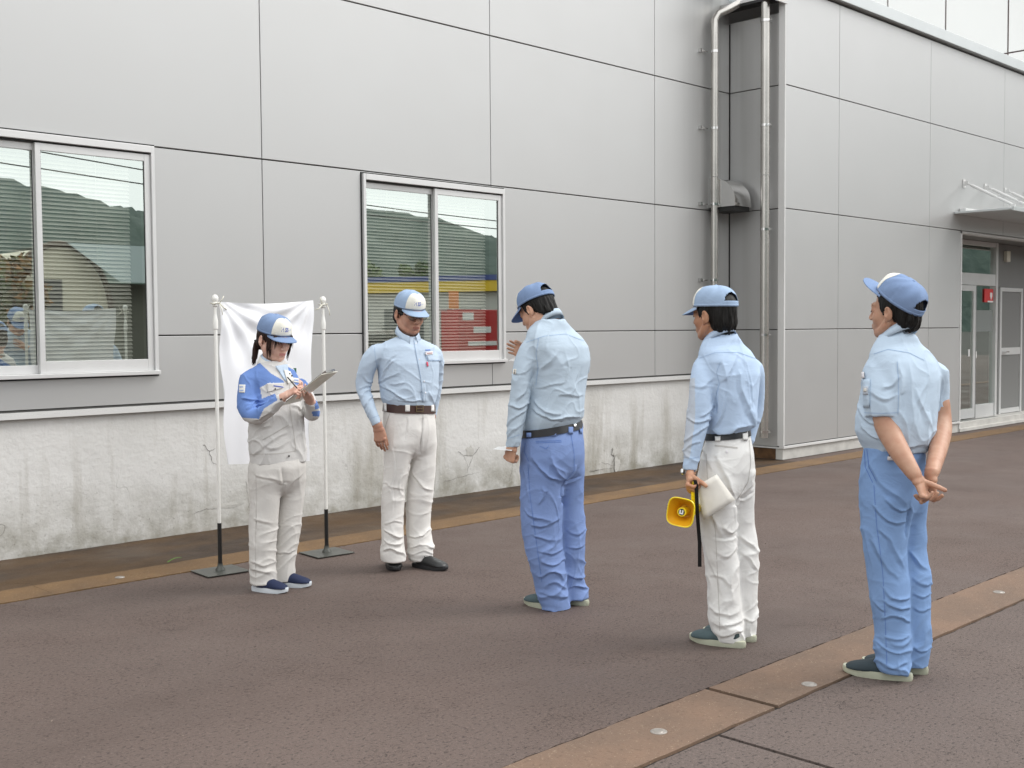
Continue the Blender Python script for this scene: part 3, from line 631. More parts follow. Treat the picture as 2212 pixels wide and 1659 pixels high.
# ================================================================== people: distance-field modelling
def vnoise(P, seed=0):
    P = np.asarray(P, float)+seed*17.31; i = np.floor(P).astype(np.int64); f = P-i; u = f*f*(3-2*f)
    def h(a, b, c):
        n = (a*374761393+b*668265263+c*2147483647+seed*1274126177) & 0xffffffff
        n = ((n ^ (n >> 13))*1274126177) & 0xffffffff
        return ((n ^ (n >> 16)) & 0xffff)/32767.5-1
    r = 0
    for dx in (0, 1):
        for dy in (0, 1):
            for dz in (0, 1):
                r = r+h(i[:, 0]+dx, i[:, 1]+dy, i[:, 2]+dz)*(u[:, 0] if dx else 1-u[:, 0])*(u[:, 1] if dy else 1-u[:, 1])*(u[:, 2] if dz else 1-u[:, 2])
    return r
def smin(a, b, k):
    if k <= 0: return np.minimum(a, b)
    h = np.clip(.5+.5*(b-a)/k, 0, 1); return b*(1-h)+a*h-k*h*(1-h)
class Field:
    def __init__(s, lo, hi, h):
        s.lo = np.array(lo, float); s.h = h; s.n = np.ceil((np.array(hi)-s.lo)/h).astype(int)+1; s.F = np.full(s.n, 1., np.float32)
    def sub(s, lo, hi, m):
        a = np.clip(np.floor((np.array(lo)-m-s.lo)/s.h).astype(int), 0, s.n); b = np.clip(np.ceil((np.array(hi)+m-s.lo)/s.h).astype(int)+1, 0, s.n)
        if np.any(b <= a): return None
        ax = [s.lo[k]+s.h*np.arange(a[k], b[k]) for k in range(3)]
        return (slice(a[0], b[0]), slice(a[1], b[1]), slice(a[2], b[2])), ax
    def _put(s, sl, d, k, op):
        if op == 'add': s.F[sl] = smin(s.F[sl], d, k)
        elif op == 'cut': s.F[sl] = -smin(-s.F[sl], d, k)
    def ell(s, c, r, R=None, k=.0, op='add'):
        c = np.array(c, float); r = np.array(r, float); q = s.sub(c-r.max(), c+r.max(), k+2*s.h+.005)
        if q is None: return
        sl, ax = q; X, Y, Z = np.meshgrid(ax[0]-c[0], ax[1]-c[1], ax[2]-c[2], indexing='ij')
        if R is not None: X, Y, Z = (R[0][i]*X+R[1][i]*Y+R[2][i]*Z for i in range(3))
        d = (np.sqrt((X/r[0])**2+(Y/r[1])**2+(Z/r[2])**2)-1)*r.min(); s._put(sl, d.astype(np.float32), k, op)
    def seg(s, a, b, ra, rb, side=None, k=.0, cap=None, op='add'):
        a = np.array(a, float); b = np.array(b, float); L = np.linalg.norm(b-a)+1e-9; t = (b-a)/L
        ra = (ra, ra) if not hasattr(ra, '__len__') else ra; rb = (rb, rb) if not hasattr(rb, '__len__') else rb
        sv = np.array(side if side is not None else (1, 0, 0), float); sv = sv-t*(sv@t)
        if np.linalg.norm(sv) < .05: sv = np.array([0, 1., 0])-t*t[1]
        sv /= np.linalg.norm(sv); nv = np.cross(t, sv); m = max(*ra, *rb)
        q = s.sub(np.minimum(a, b)-m, np.maximum(a, b)+m, k+2*s.h)
        if q is None: return
        sl, ax = q; X, Y, Z = np.meshgrid(ax[0]-a[0], ax[1]-a[1], ax[2]-a[2], indexing='ij')
        w_ = X*t[0]+Y*t[1]+Z*t[2]; tt = np.clip(w_/L, 0, 1); e = w_-tt*L
        u = X*sv[0]+Y*sv[1]+Z*sv[2]; v = X*nv[0]+Y*nv[1]+Z*nv[2]
        r1 = ra[0]+(rb[0]-ra[0])*tt; r2 = ra[1]+(rb[1]-ra[1])*tt; mn = np.minimum(r1, r2); c = mn if cap is None else cap
        d = (np.sqrt((u/r1)**2+(v/r2)**2+(e/c)**2)-1)*mn; s._put(sl, d.astype(np.float32), k, op)
    def chain(s, pts, rad, side=None, k=.006, sub=3, cap=None, first_k=None, op='add'):
        P = np.array(pts, float); R = np.array([(r, r) if not hasattr(r, '__len__') else r for r in rad], float); n = len(P)
        Q = []; 
        for i in range(n-1):
            p0, p1, p2, p3 = P[max(i-1, 0)], P[i], P[i+1], P[min(i+2, n-1)]; r0, r1, r2, r3 = R[max(i-1, 0)], R[i], R[i+1], R[min(i+2, n-1)]
            for j in range(sub):
                t = j/sub; cr = lambda a, b, c, d: .5*((2*b)+(-a+c)*t+(2*a-5*b+4*c-d)*t*t+(-a+3*b-3*c+d)*t**3)
                Q.append((cr(p0, p1, p2, p3), cr(r0, r1, r2, r3)))
        Q.append((P[-1], R[-1]))
        for i in range(len(Q)-1):
            s.seg(Q[i][0], Q[i+1][0], Q[i][1], Q[i+1][1], side, first_k if (i == 0 and first_k) else k, cap, op)
    def column(s, nodes, ax1, k=.0, pw=2.0, zclip=None):
        """nodes: (z, cx, cy, a, b) - elliptic sections with semi-axes a along ax1 and b across"""
        N = np.array(sorted(nodes)); z0, z1 = N[0, 0], N[-1, 0]; m = N[:, 3:5].max()
        zz = np.linspace(z0, z1, 200); T = [np.interp(zz, N[:, 0], N[:, i]) for i in range(1, 5)]
        ker = np.hanning(13); ker /= ker.sum(); T = [np.convolve(np.pad(t, 6, mode='reflect', reflect_type='odd'), ker, 'valid') for t in T]
        q = s.sub((N[:, 1].min()-m, N[:, 2].min()-m, z0), (N[:, 1].max()+m, N[:, 2].max()+m, z1), k+3*s.h)
        sl, ax = q; cx, cy, a, b = (np.interp(ax[2], zz, t) for t in T)
        X, Y = np.meshgrid(ax[0], ax[1], indexing='ij'); X = X[..., None]-cx; Y = Y[..., None]-cy
        u = X*ax1[0]+Y*ax1[1]; v = -X*ax1[1]+Y*ax1[0]
        d = ((np.abs(u/a)**pw+np.abs(v/b)**pw)**(1/pw)-1)*np.minimum(a, b)
        Z = ax[2][None, None, :]; d = np.maximum(d, np.maximum(z0-Z, Z-z1)); s._put(sl, d.astype(np.float32), k, 'add')
    def arm(s, pts, rad, k=.016, sub=4):
        T = Field(s.lo, s.lo+s.h*(s.n-1), s.h); T.n = s.n.copy(); T.F = np.full(s.n, 1., np.float32)
        T.chain(pts, [r_*.885 for r_ in rad], k=.006, sub=sub); t = np.array(pts[-1])-np.array(pts[-2]); t /= np.linalg.norm(t); e = np.array(pts[-1])
        ax = [s.lo[i]+s.h*np.arange(s.n[i]) for i in range(3)]
        pl = (ax[0]-e[0])[:, None, None]*t[0]+(ax[1]-e[1])[None, :, None]*t[1]+(ax[2]-e[2])[None, None, :]*t[2]
        T.F = np.where(T.F < .5, np.maximum(T.F, pl.astype(np.float32)), T.F); m = T.F < .5; s.F[m] = smin(s.F[m], T.F[m], k)
    def mesh(s):
        F = s.F; S = F < 0; c = np.zeros(np.array(S.shape)-1, np.uint8)
        for dx in (0, 1):
            for dy in (0, 1):
                for dz in (0, 1): c += S[dx:S.shape[0]-1+dx, dy:S.shape[1]-1+dy, dz:S.shape[2]-1+dz]
        act = (c > 0) & (c < 8); I = np.argwhere(act); idx = -np.ones(act.shape, np.int64); idx[act] = np.arange(len(I))
        cr = [(0, 0, 0), (1, 0, 0), (0, 1, 0), (1, 1, 0), (0, 0, 1), (1, 0, 1), (0, 1, 1), (1, 1, 1)]
        val = [F[I[:, 0]+a, I[:, 1]+b, I[:, 2]+d] for a, b, d in cr]; acc = np.zeros((len(I), 3)); cnt = np.zeros(len(I))
        for p, a in enumerate(cr):
            for q_, b in enumerate(cr):
                if q_ > p and sum(abs(a[i]-b[i]) for i in range(3)) == 1:
                    mk = (val[p] < 0) != (val[q_] < 0); t = np.where(mk, val[p]/(val[p]-val[q_]+1e-12), 0)
                    acc += mk[:, None]*(np.array(a)+(np.array(b)-np.array(a))*t[:, None]); cnt += mk
        V = (I+acc/cnt[:, None])*s.h+s.lo; Q = []
        for ax in range(3):
            o1, o2 = [(1, 2), (2, 0), (0, 1)][ax]
            sa = [slice(None)]*3; sb = [slice(None)]*3; sa[ax] = slice(0, -1); sb[ax] = slice(1, None)
            A = S[tuple(sa)]; B = S[tuple(sb)]; E = np.argwhere(A != B)
            E = E[(E[:, o1] > 0) & (E[:, o2] > 0) & (E[:, o1] < S.shape[o1]-1) & (E[:, o2] < S.shape[o2]-1)]
            def cell(d1, d2): e = E.copy(); e[:, o1] -= d1; e[:, o2] -= d2; return idx[e[:, 0], e[:, 1], e[:, 2]]
            q = np.stack([cell(1, 1), cell(0, 1), cell(0, 0), cell(1, 0)], 1); fl = ~A[E[:, 0], E[:, 1], E[:, 2]]
            q[fl] = q[fl][:, ::-1]; Q.append(q)
        Q = np.concatenate(Q); return V, Q[(Q >= 0).all(1)]
def vnormals(V, Q):
    N = np.cross(V[Q[:, 2]]-V[Q[:, 0]], V[Q[:, 3]]-V[Q[:, 1]]); O = np.zeros_like(V)
    for k in range(4): np.add.at(O, Q[:, k], N)
    return O/(np.linalg.norm(O, axis=1)[:, None]+1e-12)
def relax(V, Q, it=1, f=.5):
    for _ in range(it):
        A = np.zeros_like(V); c = np.zeros(len(V))
        for k in range(4):
            np.add.at(A, Q[:, k], V[Q[:, (k+1) % 4]]+V[Q[:, (k+3) % 4]]); np.add.at(c, Q[:, k], 2)
        V = V*(1-f)+f*A/c[:, None]
    return V
def npmesh(name, V, Q, mats, parent, mi=None):
    me = bpy.data.meshes.new(name); me.vertices.add(len(V)); me.vertices.foreach_set('co', np.ascontiguousarray(V, np.float32).ravel())
    me.loops.add(Q.size); me.loops.foreach_set('vertex_index', Q.ravel().astype(np.int32)); me.polygons.add(len(Q))
    me.polygons.foreach_set('loop_start', np.arange(0, Q.size, 4, dtype=np.int32)); me.polygons.foreach_set('loop_total', np.full(len(Q), 4, np.int32))
    me.polygons.foreach_set('use_smooth', np.ones(len(Q), bool))
    o = link(name, me, parent, mats)
    if mi is not None: me.polygons.foreach_set('material_index', mi.astype(np.int32))
    me.update(calc_edges=True); me.validate(); return o
def inpoly(U, Vv, poly):
    r = np.zeros(len(U), bool); n = len(poly)
    for i in range(n):
        x0, y0 = poly[i]; x1, y1 = poly[(i+1) % n]
        c = ((y0 > Vv) != (y1 > Vv)) & (U < (x1-x0)*(Vv-y0)/(y1-y0+1e-12)+x0); r ^= c
    return r
def ridge(n_, p=2.): return np.clip(1-np.abs(n_)*2.2, 0, 1)**p

class Person:
    def __init__(s, crop, org, face, label, group=None):
        s.kx, s.ky, s.kk = crop; s.O = on_z(*org); d = s.O[:2]; s.D = float(np.linalg.norm(d)); s.f = d/s.D; s.r = np.array([s.f[1], -s.f[0]])
        s.rz = math.atan2(s.r[1], s.r[0]); s.root = empty('person', (float(s.O[0]), float(s.O[1]), 0), s.rz); tag(s.root, label, 'person', group)
        F = np.array(face, float); F /= np.linalg.norm(F); s.F = F; s.Rv = np.array([F[1], -F[0]])    # facing and own right, (r, f)
        s.mpp = s.D/FPX*s.kk; s.cam = s.loc(CAM); s.shear = None
        s.fw3 = np.array([F[0], F[1], 0]); s.rt3 = np.array([s.Rv[0], s.Rv[1], 0])
    def loc(s, P): q = np.array(P, float)[:2]-s.O[:2]; return np.array([q@s.r, q@s.f, P[2]])
    def ray(s, u, v):
        d = ray(s.kx+u*s.kk, s.ky+v*s.kk); return np.array([d[:2]@s.r, d[:2]@s.f, d[2]])
    def at(s, u, v, d=0.):                      # picture point on the upright plane d metres behind the person's axis
        q = s.ray(u, v); return s.cam+q*((d-s.cam[1])/q[1])
    def gp(s, u, v, z=0.): q = s.ray(u, v); return s.cam+q*((z-s.cam[2])/q[2])
    def px(s, V):                               # picture coordinates of local points
        Wd = np.stack([s.O[0]+V[:, 0]*s.r[0]+V[:, 1]*s.f[0], s.O[1]+V[:, 0]*s.r[1]+V[:, 1]*s.f[1], V[:, 2]], 1)-CAM
        z = Wd@FW; return ((W0/2+FPX*(Wd@RT)/z)-s.kx)/s.kk, ((H0/2-FPX*(Wd@UP)/z)-s.ky)/s.kk
    def nodes(s, rows, d=0., face=None):
        """rows (v, u_left, u_right, depth ratio[, d]) -> column nodes; axis 1 is the person's own right"""
        Rv, Fv = (s.Rv, s.F) if face is None else (np.array([face[1], -face[0]]), np.array(face)); out = []
        for row in rows:
            v, ul, ur, rho = row[:4]; dd = row[4] if len(row) > 4 else d
            p0 = s.at(ul, v, dd); p1 = s.at(ur, v, dd); hw = (p1[0]-p0[0])/2; a = hw/math.sqrt(Rv[0]**2+rho**2*Fv[0]**2)
            c = (p0+p1)/2; a *= .948; out.append((c[2], c[0], c[1], a, a*rho))
        return out
    def finish(s, name, fld, mats, folds=(), wr=None, it=1, zones=None, parent=None, keep=True):
        V, Q = fld.mesh(); V = relax(V, Q, it) if it else V; N = vnormals(V, Q); disp = np.zeros(len(V))
        U, Vv = s.px(V); front = (N[:, 1] < .25); U = U+9*vnoise(V*13, 41)+3*vnoise(V*34, 43); Vv = Vv+11*vnoise(V*13, 42)+4*vnoise(V*34, 44); wm_ = 1+.45*vnoise(V*9, 45); am_ = 1+.6*vnoise(V*11, 46)
        for pts, wd, amp in folds:
            for _ in range(2): pts = [pts[0]]+[tuple(np.array(p)*(.75 if k_ == 0 else .25)+np.array(q_)*(.25 if k_ == 0 else .75)) for p, q_ in zip(pts[:-1], pts[1:]) for k_ in (0, 1)]+[pts[-1]]
            # authored folds: picture polylines laid on the cloth as real ridges
            d = np.full(len(V), 1e9); tt = np.zeros(len(V)); sg = np.ones(len(V)); n = len(pts)-1
            for i in range(n):
                a = np.array(pts[i], float); b = np.array(pts[i+1], float); L2 = ((b-a)**2).sum()
                t = np.clip(((U-a[0])*(b[0]-a[0])+(Vv-a[1])*(b[1]-a[1]))/L2, 0, 1)
                e = np.hypot(U-a[0]-t*(b[0]-a[0]), Vv-a[1]-t*(b[1]-a[1])); m = e < d; cr_ = ((b[0]-a[0])*(Vv-a[1])-(b[1]-a[1])*(U-a[0]))*(1 if b[0]-a[0] >= 0 else -1); sg = np.where(m, np.sign(cr_), sg); d = np.where(m, e, d); tt = np.where(m, (i+t)/n, tt)
            env = np.sin(np.clip(tt, .02, .98)*math.pi)**.8
            x = d*s.mpp/(wd*.70*wm_); disp += front*amp*.95*am_*env*np.where(sg < 0, np.exp(-x/1.25), np.exp(-x/.42)-.32*np.exp(-((x-1.3)*1.5)**2))
        if wr is not None: disp = disp+wr(V, N)
        V = V+N*disp[:, None]; mi = None
        if s.shear: V[:, 2] += s.shear[0]*V[:, 0]*np.exp(-((V[:, 2]-s.shear[1])/.09)**2)
        if zones:
            C = V[Q].mean(1); U, Vv = s.px(C); mi = np.zeros(len(Q), int)
            for k, poly in zones: mi[inpoly(U, Vv, poly)] = k
        o = npmesh(name, V, Q, mats, parent or s.root, mi)
        if keep: return o, BVHTree.FromPolygons(V.tolist(), Q.tolist())
        return o
    def hit(s, bvh, u, v, off):
        q = Vector(s.ray(u, v)).normalized(); h = bvh.ray_cast(Vector(s.cam), q)
        if h[0] is None: return None
        n = h[1] if h[1].dot(q) < 0 else -h[1]
        return np.array(h[0]+n*off)
    def patch(s, name, bvh, quad, m, parent, off=.002, nu=8, nv=8, rnd_=0.):
        """thin sewn-on piece following the cloth between four picture points (tl, tr, br, bl)"""
        g = [[None]*(nu+1) for _ in range(nv+1)]; last = None
        for j in range(nv+1):
            for i in range(nu+1):
                a, b = i/nu, j/nv
                if rnd_: 
                    a2 = a*2-1; b2 = b*2-1; a = .5+.5*a2*(1-rnd_*b2*b2*.5); b = .5+.5*b2*(1-rnd_*a2*a2*.5)
                p = [(quad[0][k]*(1-a)+quad[1][k]*a)*(1-b)+(quad[3][k]*(1-a)+quad[2][k]*a)*b for k in (0, 1)]
                h = s.hit(bvh, p[0], p[1], off); g[j][i] = h if h is not None else last
                if h is not None: last = h
        if last is None: return None
        fb = last; V = []; F = []
        for row in g:
            for p in row: V.append(p if p is not None else fb)
        n = len(V)
        V += [np.array(p)+np.array([0, off*1.5, 0]) for p in V]
        for j in range(nv):
            for i in range(nu): k = j*(nu+1)+i; F.append((k, k+nu+1, k+nu+2, k+1))
        def skirt(a, b): F.append((a, b, b+n, a+n))
        for i in range(nu): skirt(i, i+1); skirt(nv*(nu+1)+i+1, nv*(nu+1)+i)
        for j in range(nv): skirt((j+1)*(nu+1), j*(nu+1)); skirt(j*(nu+1)+nu, (j+1)*(nu+1)+nu)
        return pydata(name, V, F, m, parent, True)
    def ribbon(s, name, bvh, pts, wpx, m, parent, off=.0015, n=30):
        P = [np.array(p, float) for p in pts]; L = [0]
        for a, b in zip(P[:-1], P[1:]): L.append(L[-1]+np.linalg.norm(b-a))
        R = []
        for t in np.linspace(0, L[-1], n):
            i = min(max(np.searchsorted(L, t)-1, 0), len(P)-2); k = (t-L[i])/(L[i+1]-L[i]+1e-9); R.append(P[i]*(1-k)+P[i+1]*k)
        V = []; F = []
        for i, p in enumerate(R):
            d = R[min(i+1, n-1)]-R[max(i-1, 0)]; nn = np.array([-d[1], d[0]])/(np.linalg.norm(d)+1e-9)*wpx/2
            a = s.hit(bvh, *(p-nn), off); b = s.hit(bvh, *(p+nn), off)
            if a is None or b is None: continue
            V += [a, b]
        for i in range(len(V)//2-1): F.append((2*i, 2*i+1, 2*i+3, 2*i+2))
        return pydata(name, V, F, m, parent, True) if F else None

def rot_head(P, pitch, roll=0., yaw=0.):
    F = P.F; c, s_ = math.cos(yaw), math.sin(yaw); F = np.array([F[0]*c-F[1]*s_, F[0]*s_+F[1]*c])
    fw = np.array([F[0]*math.cos(pitch), F[1]*math.cos(pitch), -math.sin(pitch)]); rt = np.array([F[1], -F[0], 0.]); up = np.cross(rt, fw)
    rt2 = rt*math.cos(roll)+up*math.sin(roll); up2 = np.cross(rt2, fw)
    return np.stack([rt2, fw, up2], 1)           # columns: right, forward, up
def head_field(nb, male=True, nr=.056, jaw=1.):
    """head in its own frame: +x own right, +y forward, +z up, origin between the ears; nb = neck base"""
    f = Field((-.105, min(-.13, nb[1]-.07), min(-.2, nb[2]-.02)), (.105, .145, .14), .003)
    f.ell((0, -.014, .030), (.0755, .096, .092)); f.ell((0, .022, -.038), (.060, .066, .074), k=.02)
    f.ell((0, .067, -.099), (.023*jaw, .020, .018), k=.02); f.ell((0, .074, -.068), (.027, .020, .023), k=.016)
    for s in (-1, 1):
        f.chain([(s*.060, -.005, -.048), (s*.053*jaw, .018, -.078), (s*.03*jaw, .052, -.097)], [.015, .014, .015], k=.014)
        f.ell((s*.036, .060, -.030), (.019, .019, .020), k=.024)
        f.ell((s*.031, .099, .001), (.019, .014, .012), k=.010, op='cut')
        f.ell((s*.031, .0775, .000), (.0165, .0145, .0125), k=.004)
        f.ell((s*.080, -.012, -.012), (.011, .019, .031), R=[[1, s*.35, 0], [-s*.35, 1, .2], [0, -.2, 1]], k=.004)
        f.ell((s*.091, -.005, -.005), (.010, .0115, .019), k=.002, op='cut'); f.ell((s*.078, -.004, -.038), (.006, .008, .010), k=.004)
    f.chain([(-.036, .080, .020), (0, .090, .021), (.036, .080, .020)], [.009, .010, .009], k=.012)
    f.chain([(0, .088, .012), (0, .099, -.014), (0, .108, -.034)], [.0065, .0075, .0105], k=.008)
    for s in (-1, 1): f.ell((s*.0115, .099, -.037), (.008, .010, .007), k=.005); f.ell((s*.006, .105, -.045), (.0035, .005, .0035), k=.002, op='cut')
    f.ell((0, .0885, -.0635), (.023, .0095, .0055), k=.005); f.ell((0, .087, -.0735), (.020, .0095, .0065), k=.005)
    f.seg((-.022, .0985, -.0685), (.022, .0985, -.0685), .0016, .0016, k=.002, op='cut'); f.ell((0, .090, -.086), (.015, .006, .004), k=.006, op='cut')
    f.chain([(0, -.02, -.035), (0, -.028+(nb[1]+.028)*.45, -.05+(nb[2]+.05)*.5), tuple(nb)], [(nr*.95, nr*.95), (nr*.95, nr*.98), (nr*1.12, nr*1.1)], k=.008, cap=.02)
    return f
def zlow_field(lo, pts, noise_amp, R, s=1.):
    pass
def hair_mesh(h, low, amp=.004, seed=1, scale=1., bulge=1.):
    f = Field((-.11, -.135, -.16), (.11, .12, .15), .0035)
    f.ell((0, -.014, .028), (.081, .101, .093)); f.ell((0, -.05, -.03), (.068*bulge, .058*bulge, .072), k=.02)
    ax = [f.lo[k]+f.h*np.arange(f.n[k]) for k in range(3)]; yl = np.array([p[0] for p in low]); zl = np.array([p[1] for p in low])
    X, Y, Z = np.meshgrid(*ax, indexing='ij'); z0 = np.interp(Y, yl, zl)
    P = np.stack([X.ravel()*110, Y.ravel()*110, Z.ravel()*14], 1); z0 = z0+.008*vnoise(P, seed).reshape(X.shape)
    f.F = -smin(-f.F, -((z0-Z)*.75).astype(np.float32), .004)
    V, Q = f.mesh(); V = relax(V, Q, 1, .4); N = vnormals(V, Q)
    V = V+N*(amp*vnoise(np.stack([V[:, 0]*120, V[:, 1]*120, V[:, 2]*22], 1), seed+5)*np.clip((.05-V[:, 2])*20, .3, 1.6))[:, None]
    return V, Q
class Cap:
    def __init__(s, P, c, R, tilt=0., up=.040, mc='cap', a=.094, b=.116, H=.104, shift=(0, 0, 0), visor=0.30, text=True, small='ニーク', mu='cap_u', bl=.074, pw_=1.):
        ct, st = math.cos(tilt), math.sin(tilt); T = np.array([[1, 0, 0], [0, ct, -st], [0, st, ct]]); s.R = R@T
        s.c = c+R@(np.array([0, -.010, up])+np.array(shift)); s.a, s.b, s.H = a, b, H; s.P = P; s.low = .012
        me = empty('cap', (0, 0, 0)); me.parent = P.root; s.o = me; m = M[mc]
        nth, nph = 144, 40; V = []; F = []; F2 = []
        for j in range(nph+1):
            for i in range(nth): V.append(s.S(2*math.pi*i/nth, j/nph*math.pi/2))
        for j in range(nph):
            for i in range(nth):
                th = (2*math.pi*(i+.5)/nth-math.pi+math.pi) % (2*math.pi); dth = abs(((th-math.pi)+math.pi) % (2*math.pi)-math.pi); ph = (j+.5)/nph*90
                if dth < math.radians(34) and 11 < ph < 11+27*math.sqrt(max(0, 1-(dth/math.radians(34))**2)): continue
                F.append((j*nth+i, j*nth+(i+1) % nth, (j+1)*nth+(i+1) % nth, (j+1)*nth+i))
        crown = pydata('crown', V, F, m, me, True)
        md = crown.modifiers.new('thickness', 'SOLIDIFY'); md.thickness = .0016; md.offset = -1
        # front panel
        V = []; F = []; nu, nv = 24, 20
        for j in range(nv+1):
            for i in range(nu+1):
                t = j/nv; ww = math.radians(50)*pw_*(1-.30*t**2.2)*math.sqrt(max(0, 1-(max(0, t-.8)/.2)**2*.45)); V.append(s.S((i/nu*2-1)*ww, math.radians(1+60*t), .0018))
        for j in range(nv):
            for i in range(nu): k = j*(nu+1)+i; F.append((k, k+1, k+nu+2, k+nu+1))
        o = pydata('front_panel', V, F, M['cap_w'], me, True); md = o.modifiers.new('thickness', 'SOLIDIFY'); md.thickness = .0012; md.offset = -1
        # visor
        V = []; F = []; nu, nv = 40, 12; A = math.radians(62)
        for lay in (0, 1):
            for j in range(nv+1):
                for i in range(nu+1):
                    q = (i/nu*2-1); th = q*A; p = s.base(th); t = j/nv; L = bl*max(0, 1-abs(q)**2.6)**.55
                    x = p[0]*(1+.12*t*(1-abs(q)**4)); y = p[1]+L*t; z = -.004-visor*L*t-1.9*x*x*(.25+.75*t)*(.6)
                    if lay: z -= .0035
                    V.append(s.c+s.R@np.array([x, y-.003, z]))
        n = (nu+1)*(nv+1)
        for j in range(nv):
            for i in range(nu): k = j*(nu+1)+i; F.append((k, k+1, k+nu+2, k+nu+1)); F2.append((n+k, n+k+nu+1, n+k+nu+2, n+k+1))
        for i in range(nu): k = nv*(nu+1)+i; F.append((k, k+1, n+k+1, n+k))
        ob = pydata('visor', V, F+F2, [m, M[mu]], me, True); ob.data.polygons.foreach_set('material_index', [0]*len(F)+[1]*len(F2)); ob.data.set_sharp_from_angle(angle=math.radians(60))
        # sweatband edge and strap, button
        V = []; F = []
        for j, (dz, off) in enumerate(((-.002, .0015), (.010, .002), (.0105, -.001), (-.002, -.002))):
            for i in range(nth): p = s.S(2*math.pi*i/nth, 0, off); V.append(p+s.R@np.array([0, 0, dz]))
        for j in range(4):
            for i in range(nth): F.append((j*nth+i, j*nth+(i+1) % nth, ((j+1) % 4)*nth+(i+1) % nth, ((j+1) % 4)*nth+i))
        pydata('hem_band', V, F, m, me, True)
        b_ = MB().lathe([(.009, 0), (.0085, .003), (.005, .0055), (.0003, .0065)], 16); b_.V = [tuple(s.c+s.R@(np.array(v)+np.array([0, -.002, s.H*1.0-.001]))) for v in b_.V]
        b_.build('button', m, me, smooth=True)
        if text:
            V = []; F = []
            for j in range(5):
                for i in range(17): V.append(s.S(-(-.050+.100*i/16)/s.b, math.asin(((.022+.036*j/4)/s.H)**(2.35/2)), .0026))
            for j in range(4):
                for i in range(16): k = j*17+i; F.append((k, k+1, k+18, k+17))
            pydata('label_strip', V, F, M['label'], me, True)
            s.text('WSS', -.046, .027, .031, M['ink'], shear=.2); s.text(small, .012, .031, .0125, M['ink2'])
    def base(s, th): return np.array([s.a*math.sin(th), s.b*math.cos(th)])
    def S(s, th, ph, off=0.):
        front = max(0, math.cos(th)); q = 2/2.35; k = math.cos(ph)**q*(1+.05*front**3*math.sin(ph*2)); z = s.H*math.sin(ph)**q*(1+.04*front**2*math.cos(ph))
        seam = 1.; 
        for m_ in (30, 90, 150, 210, 270, 330):
            d = abs(((th-math.radians(m_))+math.pi) % (2*math.pi)-math.pi); seam -= .014*math.exp(-(d/.05)**2)*math.cos(ph)
        wv = 1+.020*math.sin(th*5+s.c[0]*90)*math.sin(ph*2)+.012*math.sin(th*9+ph*6+s.c[1]*70)*math.sin(ph*2)
        x = (s.a*k*seam*wv+off*math.cos(ph))*math.sin(th); y = (s.b*k*seam*wv+off*math.cos(ph))*math.cos(th)
        return s.c+s.R@np.array([x, y, z*wv+off*math.sin(ph)])
    def text(s, st, x0, zc, size, m, shear=0.):
        cu = bpy.data.curves.new('lettering', 'FONT'); cu.body = st; cu.size = size; cu.shear = shear; cu.offset = size*.028; cu.resolution_u = 3
        t = bpy.data.objects.new('tmp', cu); col.objects.link(t); dg = bpy.context.evaluated_depsgraph_get()
        me = bpy.data.meshes.new_from_object(t.evaluated_get(dg)); bpy.data.objects.remove(t)
        bm = bmesh.new(); bm.from_mesh(me); bmesh.ops.triangulate(bm, faces=bm.faces); 
        for v in bm.verts:
            th = -(v.co.x+x0)/s.b*1.0; ph = math.asin(min(1, max(0, (v.co.y+zc)/s.H))**(2.35/2)) ; v.co = Vector(s.S(th, ph, .0032))
        bm.to_mesh(me); bm.free(); o = link('lettering', me, s.o, [m]); return o
def collar(P, c, R3, a, b, h, leaf, m, parent, gap=.16, name='collar', tilt=.03, point=.03, th=.004, back=.0):
    """folded shirt collar: stand plus turned-down leaf, open at the front"""
    n = 56; V = []; F = []
    for i in range(n+1):
        q = gap+(2*math.pi-2*gap)*i/n; cx, cy = math.sin(q), math.cos(q); f = max(0, cy)
        fr = math.exp(-((min(q, 2*math.pi-q)-gap)/.55)**2); zt = -tilt*cy
        prof = [(.002, -.022), (.001, h*.6), (.002, h), (.002+th*.6, h+.001), (.006+.10*leaf+th*.6, h-leaf*.35), (.009+.26*leaf+th*.7+.2*point*fr, h-leaf-point*fr), (.006+.22*leaf+.2*point*fr, h-leaf-point*fr+.002), (.003, h-.007)]
        for (dr, z) in prof:
            p = np.array([(a+dr)*cx, (b+dr)*cy, z+zt]); V.append(np.array(c)+R3@p)
    k = len(prof)
    for i in range(n):
        for j in range(k): F.append((i*k+j, i*k+(j+1) % k, (i+1)*k+(j+1) % k, (i+1)*k+j))
    F.append(tuple(range(k))); F.append(tuple(n*k+j for j in range(k-1, -1, -1)))
    return pydata(name, V, F, m, parent, True)
